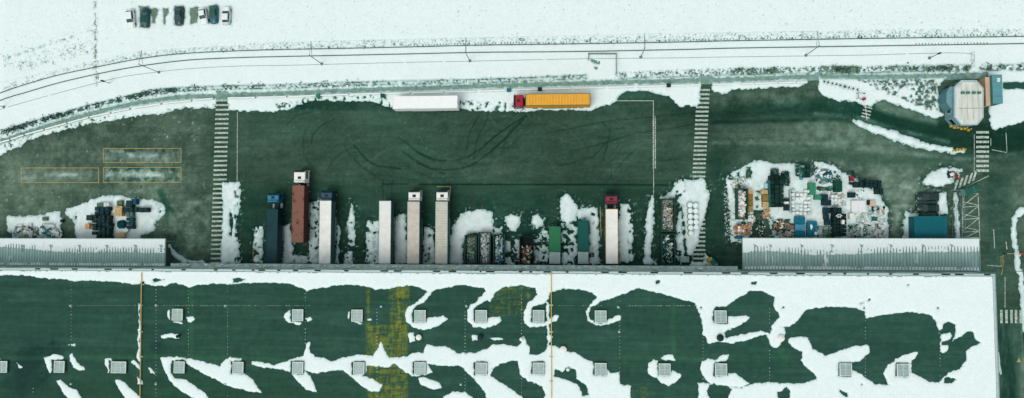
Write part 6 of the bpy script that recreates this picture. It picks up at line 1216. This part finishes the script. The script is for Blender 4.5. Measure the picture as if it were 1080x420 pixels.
fence_line('mesh_fence', [(1002.5, 252), (1004, 203)], 'short inner mesh fence line next to the cabin wall', 1.8, GREYM, r=.04)

# gatehouse
def gatehouse():
    z = 3.6; pts = [(1014, 84.5), (1030, 84.5), (1037.5, 93), (1037.5, 124), (1031, 132), (1014, 132), (1006.5, 123.5), (1006.5, 92)]
    Pw = W(pts, z); cx = sum(p[0] for p in Pw) / 8; cy = sum(p[1] for p in Pw) / 8; rt = empty('gatehouse', (cx, cy, 0), 0, 'octagonal gatehouse with cream ridged roof and four green vents', 'building')
    Lc = [(x - cx, y - cy) for x, y in Pw][::-1]
    inn = [(x * .93, y * .95) for x, y in Lc]; RIMM = mat('pale_blue_rim', (156, 186, 190), .6)
    MB().hexa([(x * .96, y * .97) for x, y in Lc], 0, z - .3).build('wall', mat('blue_grey_wall', (112, 150, 154), .6), rt)
    MB().hexa(Lc, z - .298, z).build('roof_edge', RIMM, rt)
    roof = MB(); roof.hexa(inn, z + .002, z + .32, [(x * .9, y * .94) for x, y in inn]); f = roof.build('roof', mat('cream_roof', (214, 222, 214), .7, 0, 1.2, col2=(192, 198, 186), stretch=(1.5, .3, 1)), rt)
    mb = MB(); w_ = max(x for x, y in inn)
    for i in range(4): x = -w_ * .62 + i * w_ * .41; mb.box(x - .03, x + .03, min(y for _, y in inn) * .8, max(y for _, y in inn) * .8, z + .322, z + .42)
    mb.build('ridge', mat('cream_ridge', (196, 190, 176), .7), f); MB().box(-w_ * .8, w_ * .8, -1.3, -1.2, z + .322, z + .36).build('roof_joint', mat('brown_joint', (140, 130, 110), .8), f)
    for x in (1015.3, 1020.8, 1027, 1032.6):
        c = G(x, 98, z + .5); v = MB().box(c.x - cx - .32, c.x - cx + .22, c.y - cy - .26, c.y - cy + .26, z + .322, z + .7).build('roof_vent', mat('green_vent', (72, 126, 106), .5), f, .04); MB().box(c.x - cx + .23, c.x - cx + .32, c.y - cy - .18, c.y - cy + .22, z + .4, z + .7).build('vent_grille', DGREEN, v)
    for i in range(8):
        (xa, ya), (xb, yb) = Lc[i], Lc[(i + 1) % 8]; mx, my = (xa + xb) / 2 * .965, (ya + yb) / 2 * .975; L = math.hypot(xb - xa, yb - ya); a = math.atan2(yb - ya, xb - xa)
        v = MB(); v.rbox(mx, my, L * .7, .05, 1.0, 2.3, a); v.build('window', LGREY, rt); v = MB(); v.rbox(mx * 1.004, my * 1.003, L * .64, .06, 1.08, 2.22, a); v.build('pane', GLASS, bpy.data.objects[rt.children[-1].name])
    MB().box(-.55, .55, min(y for _, y in Lc) * .985, min(y for _, y in Lc) * .96 + .03, .05, 2.2).build('door', mat('gate_door', (60, 100, 96), .5), rt)
    # lean-to to the west
    q = W([(998.5, 98), (1002, 92), (1009, 91), (1009, 118), (1002, 113), (998.5, 108)], 2.9); q = [(x - cx, y - cy) for x, y in q][::-1]
    MB().hexa(q, 0, 2.8).build('lean_to_wall', mat('bluegrey_leanto', (84, 128, 136), .6), rt); MB().hexa([(x * 1.01, y * 1.02) for x, y in q], 2.802, 2.92).build('lean_to_roof', mat('leanto_roof', (106, 148, 152), .6, .1, 1), rt)
gatehouse()
def shed():
    z = 3.0; cx, cy, w_, l = rectw(1046.6, 79, 1057.6, 109, z); rt = empty('storage_shed', (cx, cy, 0), 0, 'teal roofed shed with tan side, right of the octagonal gatehouse', 'shed')
    MB().box(-w_/2, w_/2, -l/2, l/2, 0, z - .1).build('wall', mat('teal_wall', (70, 124, 124), .6), rt); MB().box(-w_/2 - .05, w_/2 + .05, -l/2 - .05, l/2 + .05, z - .098, z).build('roof', mat('teal_flat_roof', (88, 146, 150), .6, .08, .8), rt)
    for y in (-l/4, l/4): MB().box(-w_/2 + .1, w_/2 - .1, y - .03, y + .03, z + .002, z + .04).build('roof_seam', mat('dark_seam', (52, 104, 108), .6), rt)
    a = G(1039.6, 90, 2.2).x - cx; MB().box(a, -w_/2 - .06, -l/2 - .3, l/2 - .3, 0, 2.1).build('side_store', mat('tan_wall', (178, 152, 122), .7), rt); MB().box(a - .06, -w_/2 - .06, -l/2 - .35, l/2 - .25, 2.102, 2.2).build('side_store_roof', mat('tan_roof', (196, 174, 142), .7, .06, 1), rt)
    MB().box(w_/2 - 1.1, w_/2 - .5, l/2 - 1.5, l/2 - .7, z + .002, z + .25).build('roof_box', SN2, rt); MB().box(-.5, .5, -l/2 - .06, -l/2 - .003, .05, 2.1).build('door', DGREEN, rt)
shed()
c = G(1039, 94, 1); tag(MB().cyl(0, 0, .55, 0, 1.6, 16, .5).cyl(0, 0, .5, 1.602, 1.9, 16, .1).build('water_tank', WHITE, loc=(c.x, c.y, 0)), 'small round white tank squeezed between gatehouse and shed', 'tank')
def hblock(rt):
    MB().hexa([(-.38, -.25), (.38, -.25), (.38, .25), (-.38, .25)], 0, .55, [(-.3, -.15), (.3, -.15), (.3, .15), (-.3, .15)]).build('block_body', YEL, rt, .03)
    MB().box(-.1, .08, -.16, .16, .552, .57).build('black_stripe', BLACK, rt)
for k in range(6): small('barrier_block', 1003.2 + k * 3.7, 133.2 + k * .6 + (k % 2) * .8, 0, hblock, ORD[k] + ' yellow black striped block from the west, south of the gatehouse', 'barrier block', 'yellow blocks by the gatehouse', rz=.1 * k)
for k in range(4): small('barrier_block', 1005.8 + k * 3.4, 159 - k * .5, 0, hblock, ORD[k] + ' yellow black striped block from the west on the snow strip tip', 'barrier block', 'yellow blocks on the snow strip', rz=-.1 * k)
c_ = 0
for x in (1008.4, 1013.2, 1017):
    small('traffic_cone', x, 133.6 + c_ * .8, 0, lambda r_: (MB().cyl(0, 0, .16, .04, .6, 10, .03).build('cone_body', ORANGE, r_), MB().box(-.2, .2, -.2, .2, 0, .04).build('base', BLACK, r_)), ORD[c_] + ' small orange cone from the west among the gatehouse blocks', 'cone', 'cones by the gatehouse'); c_ += 1
# small barrier at the crosswalk in the north-east
def gate_kit(rt):
    MB().tube((-.8, .6, 1.0), (.7, .5, 1.0), .06).tube((-.8, .6, 1.0), (-.8, -.5, 1.0), .06).tube((-.8, -.5, 1.0), (0, -.7, 1.0), .05).build('guard_rail', DARK, rt)
    for x, y in ((-.8, .6), (.7, .5), (-.8, -.5), (0, -.7)): MB().tube((x, y, 0), (x, y, 1.05), .05).build('post', DARK, rt)
    MB().box(.35, .75, -.9, -.4, 0, 1.1).build('barrier_cabinet', RED, rt, .04)
    MB().tube((.5, -.9, .95), (.9, -5.2, .95), .05).build('barrier_arm', WHITE, rt)
small('barrier_gate', 907, 102, 0, gate_kit, 'small red and white barrier with a dark guard rail beside the wet road', 'barrier')
def boom(rt):
    MB().box(-.2, .2, -.2, .2, 0, 1.1).build('cabinet', RED, rt, .04); mb = MB()
    mb.tube((-.2, 0, .95), (-3.2, 0, .98), .05).build('barrier_arm', mat('yellowish_arm', (200, 170, 110), .5), rt); MB().tube((.2, 0, .95), (.9, 0, .95), .09).build('counterweight', ORANGE, rt); MB().box(-3.3, -3.2, -.08, .08, 0, 1.05).build('arm_rest', DARK, rt)
small('boom_barrier', 1075.5, 267.5, 0, boom, 'boom barrier with pale arm and red cabinet by the curved snow bank', 'barrier')
